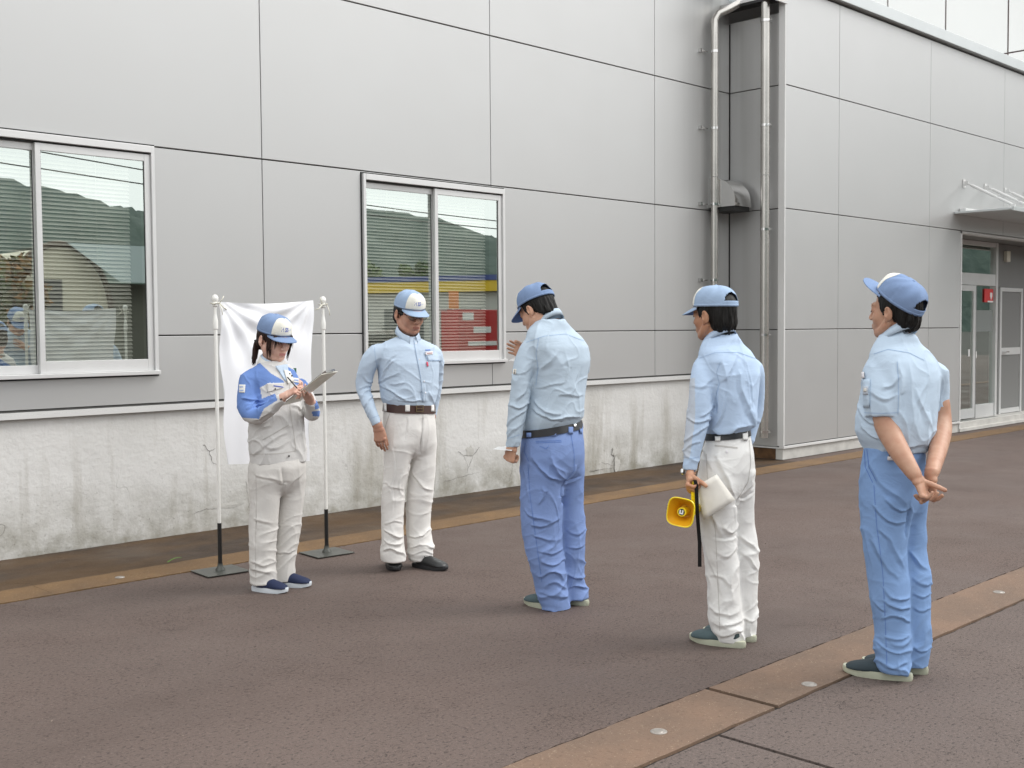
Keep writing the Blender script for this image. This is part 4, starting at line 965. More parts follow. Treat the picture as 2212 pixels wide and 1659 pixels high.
def hand_prims(f, Wp, D, Nn, thumb, curls=(.35, .4, .3), sc_=1., spread=.0, thc=(.3, .3), per=None, thumb_dir=None):
    """Wp wrist, D towards the fingers, Nn where the palm faces, thumb = +1/-1 along cross(D, Nn)"""
    D = np.array(D, float); D /= np.linalg.norm(D); Nn = np.array(Nn, float); Nn = Nn-D*(Nn@D); Nn /= np.linalg.norm(Nn); T = np.cross(D, Nn)*thumb; z = sc_
    Wp = np.array(Wp, float)
    f.seg(Wp-D*.02*z, Wp+D*.025*z, (.027*z, .019*z), (.031*z, .018*z), side=T, k=.008, cap=.01)
    f.seg(Wp+D*.02*z, Wp+D*.088*z, (.031*z, .017*z), (.041*z, .0135*z), side=T, k=.010, cap=.012)
    f.seg(Wp+D*.022*z+T*.020*z+Nn*.006*z, Wp+D*.055*z+T*.030*z+Nn*.010*z, .016*z, .013*z, k=.010)
    for i, (o, L, r) in enumerate(((.0305, .073, .0090), (.0105, .081, .0094), (-.0100, .075, .0090), (-.0290, .060, .0080))):
        cs = per[i] if per else curls; p = Wp+D*(.088-abs(i-1)*.004)*z+T*o*z; d = D+T*spread*(1.5-i); d /= np.linalg.norm(d); ang = 0.; f.ell(p+Nn*-.002, (r*1.08*z,)*3, k=.006)
        for fr, c_ in zip((.45, .30, .25), cs):
            ang += c_; dd = d*math.cos(ang)+Nn*math.sin(ang); p2 = p+dd*L*fr*z; f.seg(p, p2, r*z, r*.90*z, k=.0022); p = p2; r *= .91
    td = np.array(thumb_dir) if thumb_dir is not None else D*.72+T*.62+Nn*.30; td = td/np.linalg.norm(td); p = Wp+D*.028*z+T*.026*z+Nn*.006*z; r = .0125*z
    ax_ = Nn*.6+D*.6-T*.5
    for L, c_ in ((.040, 0), (.033, thc[0]), (.027, thc[1])):
        td = td+ax_*c_*.6; td /= np.linalg.norm(td); p2 = p+td*L*z; f.seg(p, p2, r, r*.88, k=.004); p = p2; r *= .9
    return
def shoe(P, heel, toe, L, m_up, m_sole, label=None, wd=.048, hgt=.062, sole=.026, laces=False, seed=0, parent=None):
    """heel/toe: ground points; builds upper and a rounded sole"""
    h = np.array(heel, float); t = np.array(toe, float); h[2] = t[2] = 0; d = (t-h)/np.linalg.norm(t-h); sdv = np.array([d[1], -d[0], 0])
    e = empty('shoe', (0, 0, 0)); e.parent = P.root
    if label: e['label'] = label
    out = []; n = 40
    for i in range(n):
        q = 2*math.pi*i/n; x = -math.cos(q); s_ = math.sin(q); tx = (x+1)/2
        w_ = wd*(.74+.26*math.sin(min(1, max(0, (tx-.15)/.75))*math.pi*.62))*abs(s_)**.75*(1 if s_ > 0 else -1); out.append((tx*L, w_*.98))
    V = []; F = []; prof = ((.985, .0, 0), (1.0, .006, 0), (1.01, sole*.6, 0), (.99, sole, 0), (.93, sole+.001, 0))
    for sc_, z, _ in prof:
        for (x, y) in out:
            xx = L/2+(x-L/2)*sc_; zz = z+(.010*max(0, xx/L-.78)/.22 if z < .02 else .006*max(0, xx/L-.78)/.22); V.append(h+d*xx+sdv*y*sc_+np.array([0, 0, zz]))
    for j in range(len(prof)-1):
        for i in range(n): F.append((j*n+i, j*n+(i+1) % n, (j+1)*n+(i+1) % n, (j+1)*n+i))
    F.append(tuple(range(n-1, -1, -1))); F.append(tuple((len(prof)-1)*n+i for i in range(n)))
    so_ = pydata('sole', V, F, M[m_sole], e, True); so_.data.set_sharp_from_angle(angle=math.radians(50))
    f = Field(np.minimum(h, t)-.08, np.maximum(h, t)+np.array([.08, .08, .16]), .004); up = np.array([0, 0, 1.]); g = lambda x, z, y=0: h+d*x*L+up*z+sdv*y
    f.chain([g(.25, .034), g(.34, .042), g(.52, .040), g(.72, .033), g(.87, .028)], [(wd*.68, .032), (wd*.76, .046), (wd*.86, .038), (wd*.92, .028), (wd*.80, .021)], side=sdv, k=.012, cap=.03)
    f.chain([g(.19, .04), g(.24, .065), g(.25, .09)], [(wd*.70, wd*.72), (wd*.60, wd*.70), (wd*.55, wd*.62)], side=sdv, k=.015, cap=.01)
    ax2 = f.lo[2]+f.h*np.arange(f.n[2]); f.F = np.maximum(f.F, (sole-.004-ax2)[None, None, :].astype(np.float32)); f.F = np.maximum(f.F, (ax2-.082)[None, None, :].astype(np.float32))
    V, Q = f.mesh(); V = relax(V, Q, 2, .4); up_ = npmesh('upper', V, Q, [M[m_up]], e)
    if laces:
        mb = MB()
        for i in range(5):
            x = .40+.075*i; z = .092-.0115*i-.06*max(0, i-2)*.1; mb.tube([g(x, z-.006, -.020), g(x+.02, z+.002, 0), g(x+.01, z-.006, .020)], .0028, 6)
        mb.tube([g(.38, .092, 0), g(.40, .095, -.025), g(.43, .080, -.036)], .0025, 6).tube([g(.38, .092, 0), g(.41, .095, .025), g(.45, .078, .034)], .0025, 6)
        mb.build('lace', M['belt_bk'], e, smooth=True)
    return e
def belt_ring(P, nodes, z0, z1, m, parent, off=.005, pw=2.25, name='belt'):
    N = np.array(sorted(nodes)); ax1 = P.Rv; V = []; F = []; n = 96
    for z, o in ((z0, off), (z1, off), (z1, off-.008), (z0, off-.008)):
        c = [np.interp(z, N[:, 0], N[:, i]) for i in range(1, 5)]
        for i in range(n):
            q = 2*math.pi*i/n; cs, sn = math.cos(q), math.sin(q); r = (abs(cs)**pw+abs(sn)**pw)**(-1/pw); u = (c[2]+o)*cs*r; v = (c[3]+o)*sn*r
            x_ = c[0]+u*ax1[0]-v*ax1[1]; V.append((x_, c[1]+u*ax1[1]+v*ax1[0], z+(P.shear[0]*x_ if P.shear else 0)))
    for j in range(4):
        for i in range(n): F.append((j*n+i, j*n+(i+1) % n, ((j+1) % 4)*n+(i+1) % n, ((j+1) % 4)*n+i))
    o = pydata(name, V, F, m, parent, True); o.data.set_sharp_from_angle(angle=math.radians(50)); return o, V, F
def lowbody(f, P, hip, legs, sh):
    """hidden trunk and legs under the clothes, one skin with neck and arms"""
    for a, b in zip(hip[:-1], hip[1:]): pass
def place_head(P, ear_uv, d, R, side, sc_=1.):
    """head centre so that the visible ear (side = +1 own right) falls on the photographed ear"""
    off = R@(np.array([side*.079, -.012, -.012])*sc_); return P.at(*ear_uv, d+off[1])-off
def tform(V, c, R, s=1.): return np.array(c)+(V*s)@R.T
def body_mesh(P, parts, mats, nhead, lipfn=None):
    Vs = []; Qs = []; n = 0
    for V, Q in parts: Vs.append(V); Qs.append(Q+n); n += len(V)
    V = np.concatenate(Vs); Q = np.concatenate(Qs); mi = np.zeros(len(Q), int)
    if lipfn is not None: k = lipfn; mi[:len(k)] = k
    return npmesh('body', V, Q, mats, P.root, mi)
def core(P, rows, legs, arms, k=.02):
    """hidden torso, hips, legs and upper arms at coarse resolution, well inside the clothes"""
    N = P.nodes(rows); lo = np.array([-.5, -.5, .06]); hi = np.array([.5, .5, 1.6]); f = Field(lo, hi, .014)
    f.column([(z, cx, cy, max(a-.03, .03), max(b-.03, .03)) for z, cx, cy, a, b in N], P.Rv, k=k)
    for L in legs: f.column([(z, cx, cy, max(a*.6, .03), max(b*.6, .03)) for z, cx, cy, a, b in L], P.Rv, k=.03)
    for pts, rad in arms: f.chain(pts, rad, k=.02)
    return f.mesh()
def cloth_noise(P, amp, fx, fz, seed, ang=0., zf=None, p=2., warp=.5):
    """ridged folds; fx across, fz along the limb (higher fz = stacked horizontal folds)"""
    def g(V, N):
        c, s_ = math.cos(ang), math.sin(ang); x = V[:, 0]*c+V[:, 2]*s_; z = -V[:, 0]*s_+V[:, 2]*c
        wp = vnoise(np.stack([V[:, 0]*7, V[:, 1]*7, V[:, 2]*5], 1), seed+9)*warp
        n_ = vnoise(np.stack([x*fx+wp, V[:, 1]*fx*.8, z*fz+wp*1.3], 1), seed); a = amp*(ridge(n_, p)-.25)
        return a*(zf(V[:, 2]) if zf is not None else 1.)
    return g
def wsum(*fs): return lambda V, N: sum(f(V, N) for f in fs)
def zramp(*pts): xs = [p[0] for p in pts]; ys = [p[1] for p in pts]; return lambda z: np.interp(z, xs, ys)
def lips_index(V, Q, ctr=0):
    C = V[Q].mean(1); return ((np.abs(C[:, 0]) < .021*(1-.0*C[:, 0])) & (C[:, 1] > .086) & (C[:, 2] < -.0585-.10*np.abs(C[:, 0])) & (C[:, 2] > -.0795+.25*np.abs(C[:, 0]))).astype(int)
def face_bits(P, c, R, s, m_brow, closed=True, brows=True):
    for k in (-1, 1):
        T = lambda *p: tuple(np.array(c)+R@(np.array(p)*s))
        if brows: MB().tube([T(k*.016, .0945, .0215), T(k*.030, .0925, .0255), T(k*.047, .080, .021)], [.0022*s, .0028*s, .0012*s], 6).build('eyebrow', m_brow, P.root, smooth=True)
        MB().tube([T(k*.0185, .0895, -.003), T(k*.026, .0925, -.0075), T(k*.036, .0915, -.0075), T(k*.0455, .0845, -.003)], [.0008*s, .0016*s, .0018*s, .0009*s], 6).build('eyelash_line', m_brow, P.root, smooth=True)
def make_person(spec):
    P = Person(spec['crop'], spec['org'], spec['face'], spec['label']); s = spec.get('hs', 1.)
    if 'shear' in spec: P.shear = (spec['shear'][0], float(P.at(300, spec['shear'][1], 0)[2]))
    hip = P.nodes(spec['hip']); legs = [P.nodes([(r_[0], r_[1], r_[2], r_[3]*(1.25, 1.25, 1.12, 1.03, 1, 1, 1, 1, 1, 1, 1)[i_]) for i_, r_ in enumerate([(L[0][0]-95, L[0][1]+.16*(L[0][2]-L[0][1]), L[0][2]-.16*(L[0][2]-L[0][1]), L[0][3])]+list(L))], d) for L, d in spec['legs']]; tor = P.nodes(spec['torso'])
    # ---- trousers
    f = Field((-.36, -.36, .0), (.36, .36, 1.12), .0050); hs = sorted(hip); zb_ = hs[0][0]; hz = [z for z, *_ in hs]
    hip2 = []
    for z in np.linspace(zb_-.03, hs[-1][0], 26):
        q = [float(np.interp(z, hz, [h_[i] for h_ in hs])) for i in range(1, 5)]; t_ = min(1., max(0., (z-zb_+.03)/.20)); s_ = math.sqrt(max(.02, 1-(1-t_)**2)); hip2.append((float(z), q[0], q[1], q[2]*(.55+.45*s_), q[3]*(.35+.65*s_)))
    f.column(hip2, P.Rv, pw=2.15)
    for L in legs: f.column(L, P.Rv, k=.03, pw=2.1)
    wr = spec.get('tr_wr'); tr, tb = P.finish('trousers', f, [M[spec['tr']]], spec.get('tr_folds', ()), wr)
    # ---- shirt
    f = Field((-.40, -.46, .72), (.40, .42, 1.62), .0049); f.column(tor, P.Rv, pw=2.25)
    arms = []
    for A in spec['sleeves']:
        pts = [P.at(u, v, d) for u, v, d, r in A['n']]; rad = [r for *_, r in A['n']]; nk = np.array(P.at(*spec['neck'])); p0 = np.array(pts[0]); q0 = p0*.55+nk*.45; q0[2] = p0[2]-.030; f.arm([q0]+pts, [rad[0]*.85]+rad); arms.append((pts, rad))
    sh, sb = P.finish(spec.get('top', 'shirt'), f, [M[m] for m in spec['sh']], spec.get('sh_folds', ()), spec.get('sh_wr'), zones=spec.get('zones'))
    P.tr, P.tb, P.sh, P.sb, P.hip, P.tor, P.legs = tr, tb, sh, sb, hip, tor, legs
    # ---- head
    R = rot_head(P, spec['pitch'], spec.get('roll', 0.), spec.get('yaw', 0.)); c = place_head(P, spec['ear'], spec.get('hd', 0.), R, spec['ear_side'], s); P.R, P.c, P.hs = R, c, s
    nb = P.at(*spec['neck']); nbl = (R.T@(nb-c))/s; hf = head_field(nbl, nr=spec.get('nr', .056), jaw=spec.get('jaw', 1.))
    Vh, Qh = hf.mesh(); Vh = relax(Vh, Qh, 1, .35); mi = lips_index(Vh, Qh); parts = [(tform(Vh, c, R, s), Qh)]
    # ---- hands (fine field per hand, continuing up the forearm)
    for H in spec['hands']:
        W_ = P.at(*H['w']); E_l = P.at(*H['e']); D = np.array(H['D'], float); z = H.get('s', .97)
        lo = np.minimum(W_, E_l)-.05; hi = np.maximum(W_, E_l)+.05; lo = np.minimum(lo, W_-.215*z); hi = np.maximum(hi, W_+.215*z)
        hf = Field(lo, hi, H.get('h', .0028)); pts = [P.at(*q[:3]) for q in H['fore']]; hf.chain(pts+[W_], [q[3] for q in H['fore']]+[(.027*z, .021*z)], side=np.cross(D, H['N']), k=.012, sub=5)
        hand_prims(hf, W_, D, H['N'], H['t'], H.get('c', (.3, .4, .3)), z, H.get('sp', .05), H.get('tc', (.3, .3)), H.get('per'), H.get('td'))
        V, Q = hf.mesh(); parts.append((relax(V, Q, 1, .35), Q))
    V, Q = core(P, [(v, ul+ (ur-ul)*.06, ur-(ur-ul)*.06, rho) for v, ul, ur, rho in spec['torso'][1:]]+[], legs, [([p for p in pts], [ (r if not hasattr(r, '__len__') else min(r))*.55 for r in rad]) for pts, rad in arms])
    parts.append((V, Q)); body_mesh(P, parts, [M[spec['skin']], M[spec.get('lip', 'lip2')]], 0, mi)
    # ---- hair
    V, Q = hair_mesh(.0, spec['hairline'], seed=spec.get('seed', 1), bulge=spec.get('hb', 1.)); npmesh('hair', tform(V, c, R, s), Q, [M[spec.get('hair', 'hair')]], P.root)
    face_bits(P, c, R, s, M['brow'])
    P.cap = Cap(P, c, R, spec.get('cap_tilt', 0.), mc=spec.get('capm', 'cap'), **spec.get('capk', {}))
    if 'collar' in spec:
        C = spec['collar']; R3 = np.stack([P.rt3, P.fw3, np.array([0, 0, 1.])], 1); lean = C.get('lean', .0); Rl = R3@np.array([[1, 0, 0], [0, math.cos(lean), math.sin(lean)], [0, -math.sin(lean), math.cos(lean)]])
        collar(P, P.at(*C['c']), Rl, C.get('a', .062), C.get('b', .068), C.get('h', .032), C.get('leaf', .040), M[C.get('m', spec['sh'][0])], P.sh, tilt=C.get('tilt', .02), point=C.get('point', .03), gap=C.get('gap', .22))
    for S in spec['shoes']:
        shoe(P, P.gp(*S['heel']), P.gp(*S['toe']), S.get('L', .275), S['up'], S['sole'], laces=S.get('laces', False), wd=S.get('wd', .048), sole=S.get('sh', .026))
    if 'belt' in spec:
        zb = P.at(300, spec['belt'][0], 0)[2]; zt = P.at(300, spec['belt'][1], 0)[2]; belt_ring(P, hip, zb, zt, M[spec['belt'][2]], P.root, off=spec.get('belt_off', .005))
    return P
# ------------------------------------------------------------------ the five people
HAIR_STD = [(-.12, -.082), (-.07, -.080), (-.045, -.055), (-.02, -.025), (.0, .0), (.012, -.022), (.028, -.018), (.040, .03), (.06, .055), (.13, .06)]
# 1 ---- woman with clipboard (leftmost)
z1 = wsum(cloth_noise(None, .010, 9, 9, 3, .5), cloth_noise(None, .006, 16, 26, 5, -.4))
S1 = dict(crop=(403.2, 604.8, .434), org=(600, 1270), face=(.62, -.78), label='woman in blue and light grey work jacket writing on a clipboard, leftmost person',
  hip=[(872, 322, 588, .80), (930, 304, 600, .82), (985, 303, 598, .82), (1040, 308, 592, .78)],
  legs=[([(985, 305, 470, 1.0), (1100, 312, 468, 1.0), (1200, 308, 460, 1.0), (1300, 307, 452, 1.0), (1400, 309, 448, 1.0), (1508, 314, 452, 1.0)], -.05),
        ([(985, 440, 598, 1.0), (1100, 446, 586, 1.0), (1200, 440, 575, 1.0), (1300, 432, 562, 1.0), (1400, 425, 545, 1.0), (1494, 424, 540, 1.0)], .05)],
  torso=[(400, 372, 482, .9), (420, 345, 512, .75), (445, 306, 540, .60), (480, 296, 560, .60), (560, 306, 572, .64), (650, 312, 584, .68), (750, 302, 590, .72), (840, 302, 597, .76), (868, 308, 598, .78), (905, 310, 597, .78)],
  sleeves=[dict(n=[(316, 494, -.08, .056), (298, 562, -.11, .060), (300, 640, -.14, .060), (345, 680, -.20, .054), (410, 640, -.26, .045), (455, 605, -.29, .040), (478, 588, -.30, .036)], k=.012),
           dict(n=[(544, 512, .09, .056), (590, 570, .06, .056), (618, 640, .02, .054), (628, 665, -.03, .050), (625, 630, -.09, .043), (618, 605, -.11, .038)], k=.012)],
  sh=['jk', 'jkb', 'jkw'], tr='tr1', top='jacket', skin='sk1', lip='lip',
  zones=[(1, [(240, 455), (345, 395), (420, 465), (480, 500), (487, 512), (410, 512), (365, 535), (375, 590), (440, 565), (452, 598), (385, 640), (360, 692), (240, 682)]),
         (0, [(240, 470), (262, 480), (250, 575), (240, 575)]),
         (1, [(500, 430), (560, 460), (640, 520), (600, 540), (540, 520), (525, 490)]), (1, [(634, 600), (665, 600), (665, 638), (640, 645)]), (1, [(622, 655), (665, 650), (660, 680), (628, 678)])],
  ear=(369, 300), ear_side=1, pitch=.24, yaw=-.06, hs=1.08, neck=(408, 425, .03), nr=.045, jaw=.85, hairline=HAIR_STD, hair='hair_b', capm='cap', capk=dict(visor=.22, bl=.070, small='コーポ'), cap_tilt=-.02,
  hands=[dict(w=(484, 580, -.31), e=(430, 620, -.26), fore=[(440, 615, -.27, .030)], D=(.72, -.28, .42), N=(.45, .35, -.7), t=1, per=[(.6, .7, .2), (.8, .9, .4), (1.0, 1.1, .6), (1.1, 1.2, .7)], tc=(.1, .5), s=.92),
         dict(w=(615, 602, -.12), e=(625, 645, -.08), fore=[(622, 630, -.09, .030)], D=(-.42, -.55, .55), N=(.35, .3, .9), t=-1, per=[(.15, .3, .2), (.2, .3, .2), (.2, .35, .2), (.25, .35, .2)], s=.92, td=(-.8, .1, .5))],
  shoes=[dict(heel=(325, 1545), toe=(512, 1560), up='shoe_n', sole='sole_w', L=.245, wd=.042, sh=.030), dict(heel=(430, 1522), toe=(602, 1528), up='shoe_n', sole='sole_w', L=.245, wd=.042, sh=.030)],
  tr_wr=wsum(cloth_noise(None, .005, 5, 16, 11, .25, zramp((.1, 1.1), (.35, .8), (.5, .35), (.9, .4))), cloth_noise(None, .004, 10, 5, 12, -.1)),
  sh_wr=wsum(cloth_noise(None, .008, 6, 8, 3, .6, None, 4), cloth_noise(None, .004, 14, 10, 5, -.5, None, 4)),
  tr_folds=[([(470, 930), (478, 1010), (470, 1060)], .02, -.012), ([(330, 960), (420, 990), (470, 1000)], .018, .006), ([(480, 1060), (540, 1000), (590, 950)], .018, .006),
            ([(325, 1180), (400, 1215), (455, 1200)], .016, .007), ([(320, 1400), (390, 1420), (445, 1400)], .016, .009), ([(315, 1450), (370, 1440), (440, 1470)], .014, .008), ([(440, 1350), (500, 1370), (550, 1350)], .014, .007), ([(335, 980), (345, 1200), (335, 1480)], .010, .004)],
  sh_folds=[([(370, 800), (420, 850), (520, 800)], .02, .008), ([(320, 780), (360, 740), (420, 720)], .018, .008), ([(330, 870), (420, 800), (500, 760)], .016, .008), ([(560, 700), (570, 780), (585, 860)], .016, .008),
            ([(360, 560), (330, 620), (290, 640)], .016, .010), ([(270, 590), (320, 600), (380, 590)], .014, .010), ([(300, 640), (350, 620), (430, 590)], .012, .010), ([(420, 650), (370, 690), (330, 700)], .012, .010), ([(520, 620), (560, 640), (585, 620)], .012, .008)])
P1 = make_person(S1)
def wr_std(seed, a=1.):
    a *= 1.25; return wsum(cloth_noise(None, .006*a, 5, 3.5, seed, .3, None, 4), cloth_noise(None, .0035*a, 10, 12, seed+1, -.5, None, 4))
def tw_std(seed, a=1.): return wsum(cloth_noise(None, .009*a, 4, 8, seed+3, -.35, zramp((.08, 1.2), (.45, .9), (.7, .3), (1., .1)), 2, 1.2), cloth_noise(None, .0035*a, 5, 17, seed, .45, zramp((.08, 1.25), (.3, 1.0), (.5, .5), (.75, .35), (1., .3)), 3), cloth_noise(None, .004*a, 7, 5, seed+1, -.25, None, 4))
# 2 ---- man in glasses facing the yard
S2 = dict(crop=(737.3, 604.8, .3995), org=(893, 1228), face=(.45, -.89), label='man in glasses facing the yard, long-sleeved pale blue shirt, cream trousers and brown belt',
  shear=(-.06, 680), hip=[(664, 226, 508, .76), (720, 222, 512, .80), (800, 222, 518, .82), (870, 224, 520, .82), (930, 226, 520, .8)],
  legs=[([(880, 226, 400, 1.0), (1000, 226, 382, 1.0), (1150, 218, 350, 1.0), (1300, 210, 340, 1.0), (1420, 212, 345, 1.0), (1480, 211, 350, 1.0), (1517, 218, 347, 1.0)], -.05),
        ([(880, 365, 520, 1.0), (1000, 358, 514, 1.0), (1150, 348, 502, 1.0), (1250, 348, 490, 1.0), (1350, 350, 486, 1.0), (1430, 353, 503, 1.0), (1480, 356, 500, 1.0), (1514, 362, 490, 1.0)], .05)],
  torso=[(304, 316, 412, .9), (318, 272, 438, .75), (336, 222, 478, .6), (362, 186, 512, .58), (400, 180, 526, .60), (450, 188, 538, .66), (520, 198, 536, .70), (580, 204, 529, .74), (640, 206, 516, .78), (662, 214, 510, .78), (684, 228, 502, .78)],
  sleeves=[dict(n=[(202, 390, -.08, .056), (154, 446, -.08, .060), (128, 530, -.06, .057), (120, 595, -.06, .051), (148, 690, -.12, .045), (180, 755, -.16, .037), (194, 786, -.17, .034)]),
           dict(n=[(496, 396, .09, .053), (512, 470, .13, .056), (508, 570, .17, .050), (494, 680, .18, .042), (486, 740, .17, .036)])],
  sh=['sh2'], tr='tr2', skin='sk2', ear=(298, 186), ear_side=1, pitch=.24, yaw=.05, hs=1.11, neck=(362, 300, .05), nr=.054, jaw=.9, hairline=HAIR_STD, capm='cap_l', capk=dict(visor=.30, H=.104, small='ニーク'), cap_tilt=.0,
  collar=dict(c=(360, 296, -.01), a=.060, b=.068, h=.034, leaf=.036, tilt=.046, point=.034, gap=.36),
  hands=[dict(w=(198, 792, -.17), e=(170, 740, -.15), fore=[(182, 755, -.155, .029)], D=(.14, .0, -1), N=(.30, .95, 0), t=1, per=[(.18, .25, .15), (.2, .3, .2), (.25, .35, .2), (.3, .4, .25)], s=1.0, sp=.0, td=(.35, .15, -1)),
         dict(w=(486, 750, .17), e=(490, 710, .17), fore=[(489, 720, .175, .029)], D=(-.1, 0, -1), N=(-.9, -.3, 0), t=-1)],
  shoes=[dict(heel=(255, 1532), toe=(318, 1598), up='shoe_bk', sole='sole_k', laces=True, L=.285), dict(heel=(385, 1548), toe=(560, 1572), up='shoe_bk', sole='sole_k', laces=True, L=.285)],
  belt=(716, 672, 'belt_br'), tr_wr=tw_std(21, .8), sh_wr=wr_std(31, .8),
  tr_folds=[([(438, 740), (432, 880), (425, 930)], .014, -.010), ([(355, 735), (352, 800), (345, 860)], .012, -.007), ([(395, 920), (360, 1050), (345, 1200)], .02, -.010), ([(225, 1345), (290, 1390), (340, 1385)], .014, .012), ([(222, 1400), (270, 1440), (335, 1420)], .014, .012),
            ([(220, 1470), (290, 1455), (345, 1490)], .013, .012), ([(235, 1320), (290, 1300), (335, 1320)], .014, .009), ([(360, 1380), (430, 1400), (485, 1350)], .014, .011), ([(365, 1440), (430, 1430), (500, 1450)], .013, .012), ([(375, 1490), (440, 1460), (495, 1480)], .013, .010), ([(380, 1020), (430, 1130), (500, 1130)], .018, .008), ([(230, 1090), (290, 1130), (345, 1140)], .016, .006), ([(285, 760), (285, 1000), (265, 1300)], .010, .004)],
  sh_folds=[([(200, 565), (250, 520), (320, 505)], .018, .012), ([(205, 575), (270, 600), (350, 650)], .018, .011), ([(215, 540), (240, 480), (290, 430)], .018, .011), ([(260, 560), (300, 560), (345, 545)], .014, .008), ([(500, 660), (480, 620), (470, 600)], .014, .008), ([(450, 660), (440, 610), (445, 560)], .014, .008), ([(240, 470), (260, 430), (300, 400)], .016, .007),
            ([(90, 590), (130, 575), (180, 580)], .014, .010), ([(105, 650), (140, 600), (170, 600)], .014, .009), ([(125, 520), (150, 560), (180, 560)], .014, .009), ([(120, 700), (150, 650), (180, 640)], .012, .008), ([(300, 650), (380, 655), (460, 650)], .012, .006)])
P2 = make_person(S2)
# 3 ---- man bowing his head, from behind
S3 = dict(crop=(1036.9, 587.6, .4616), org=(1200, 1310), face=(-.72, .69), label='man with bowed head and one raised hand, faded blue shirt and blue trousers',
  shear=(.13, 735), hip=[(722, 195, 478, .70), (760, 190, 485, .76), (800, 184, 493, .8), (860, 181, 498, .82), (920, 183, 496, .82), (975, 186, 490, .8)],
  legs=[([(930, 184, 400, .95), (1050, 186, 392, .95), (1200, 194, 388, .95), (1300, 206, 390, .95), (1400, 233, 402, .95), (1480, 262, 412, .95), (1545, 272, 420, .95), (1583, 300, 424, .95)], -.05),
        ([(930, 330, 494, .95), (1050, 340, 486, .95), (1200, 350, 496, .95), (1300, 355, 498, .95), (1400, 358, 494, .95), (1460, 364, 493, .95), (1500, 370, 504, .95), (1524, 374, 507, .95)], .06)],
  torso=[(222, 262, 398, .9), (245, 245, 420, .78), (272, 222, 446, .62), (305, 212, 484, .60), (350, 212, 515, .62), (420, 222, 522, .68), (500, 222, 506, .74), (580, 214, 497, .80), (650, 200, 492, .84), (690, 196, 488, .82), (715, 200, 474, .78), (735, 208, 468, .74)],
  sleeves=[dict(n=[(238, 354, -.09, .057), (214, 415, -.11, .062), (198, 500, -.13, .063), (182, 600, -.14, .060), (168, 680, -.15, .053), (158, 750, -.16, .044), (154, 800, -.16, .038)]),
           dict(n=[(468, 376, .10, .055), (468, 450, .17, .055), (420, 520, .22, .050), (330, 480, .20, .045), (265, 425, .16, .040), (240, 400, .13, .034)])],
  sh=['sh3'], tr='tr3', skin='sk3', ear=(234, 180), ear_side=-1, pitch=.42, yaw=.10, hd=.03, hs=1.05, neck=(318, 250, .02), nr=.064, hairline=[(-.12, -.060), (-.07, -.058), (-.045, -.045), (-.02, -.02), (.0, .0), (.012, -.035), (.028, -.02), (.040, .03), (.06, .055), (.13, .06)], capm='cap', capk=dict(visor=.50, H=.100), cap_tilt=.02, hb=1.0,
  collar=dict(c=(318, 248, .01), a=.068, b=.076, h=.032, leaf=.036, tilt=.050, point=.02, gap=.25, lean=.12),
  hands=[dict(w=(154, 808, -.16), e=(158, 760, -.16), fore=[(156, 770, -.16, .030)], D=(-.25, .2, -.95), N=(.6, .7, 0), t=-1, per=[(1.0, 1.2, .6), (1.1, 1.3, .7), (1.1, 1.3, .7), (1.2, 1.3, .7)], s=1.0, td=(-.2, .6, -.6)),
         dict(w=(232, 382, .10), e=(262, 410, .14), fore=[(252, 402, .135, .030)], D=(-.93, -.1, .30), N=(.05, -1, .1), t=1, c=(.3, .4, .2), s=.90, sp=.07, td=(-.6, -.5, .5))],
  shoes=[dict(heel=(392, 1586), toe=(187, 1543), up='shoe_g', sole='sole_c', L=.285, wd=.052, sh=.030), dict(heel=(508, 1562), toe=(330, 1530), up='shoe_g', sole='sole_c', L=.28, wd=.050, sh=.030)],
  belt=(750, 716, 'belt_bk'), tr_wr=tw_std(41, 1.), sh_wr=wr_std(51, .9),
  tr_folds=[([(240, 850), (300, 950), (385, 975)], .022, .014), ([(330, 860), (350, 930), (400, 975)], .020, .010), ([(455, 900), (430, 960), (395, 975)], .018, .012), ([(390, 985), (385, 1040), (388, 1110)], .014, -.016), ([(390, 990), (430, 980), (480, 950)], .014, -.012), ([(210, 1110), (260, 1160), (340, 1165)], .018, .013), ([(230, 1180), (300, 1200), (370, 1150)], .016, .012), ([(245, 1230), (300, 1260), (380, 1240)], .016, .012),
            ([(270, 1100), (300, 1050), (290, 1000)], .016, .009), ([(265, 1310), (330, 1320), (390, 1290)], .014, .011), ([(280, 1350), (340, 1380), (400, 1340)], .014, .012), ([(270, 1420), (340, 1400), (400, 1440)], .014, .012), ([(290, 1470), (350, 1450), (410, 1480)], .014, .013), ([(275, 1500), (350, 1510), (415, 1530)], .014, .012), ([(400, 1200), (440, 1230), (492, 1200)], .014, .011), ([(400, 1290), (440, 1300), (495, 1270)], .013, .010), ([(405, 1420), (450, 1440), (490, 1415)], .012, .012), ([(420, 1480), (460, 1460), (500, 1490)], .012, .012), ([(200, 900), (215, 1000), (225, 1080)], .012, .006)],
  sh_folds=[([(275, 455), (250, 500), (240, 560)], .018, -.014), ([(270, 470), (330, 420), (380, 360)], .020, .009), ([(262, 540), (330, 530), (400, 520)], .014, .007), ([(245, 640), (330, 690), (470, 690)], .014, .012), ([(250, 600), (300, 650), (380, 670)], .016, .010), ([(360, 580), (420, 575), (490, 580)], .012, .006), ([(470, 440), (440, 520), (430, 600)], .016, .006), ([(400, 360), (420, 440), (400, 520)], .02, .005),
            ([(130, 620), (180, 640), (235, 610)], .014, .012), ([(120, 700), (160, 670), (220, 640)], .013, .011), ([(125, 740), (160, 720), (200, 700)], .012, .008), ([(225, 520), (210, 570), (170, 600)], .014, .010), ([(150, 450), (200, 480), (250, 440)], .014, .006)])
P3 = make_person(S3)
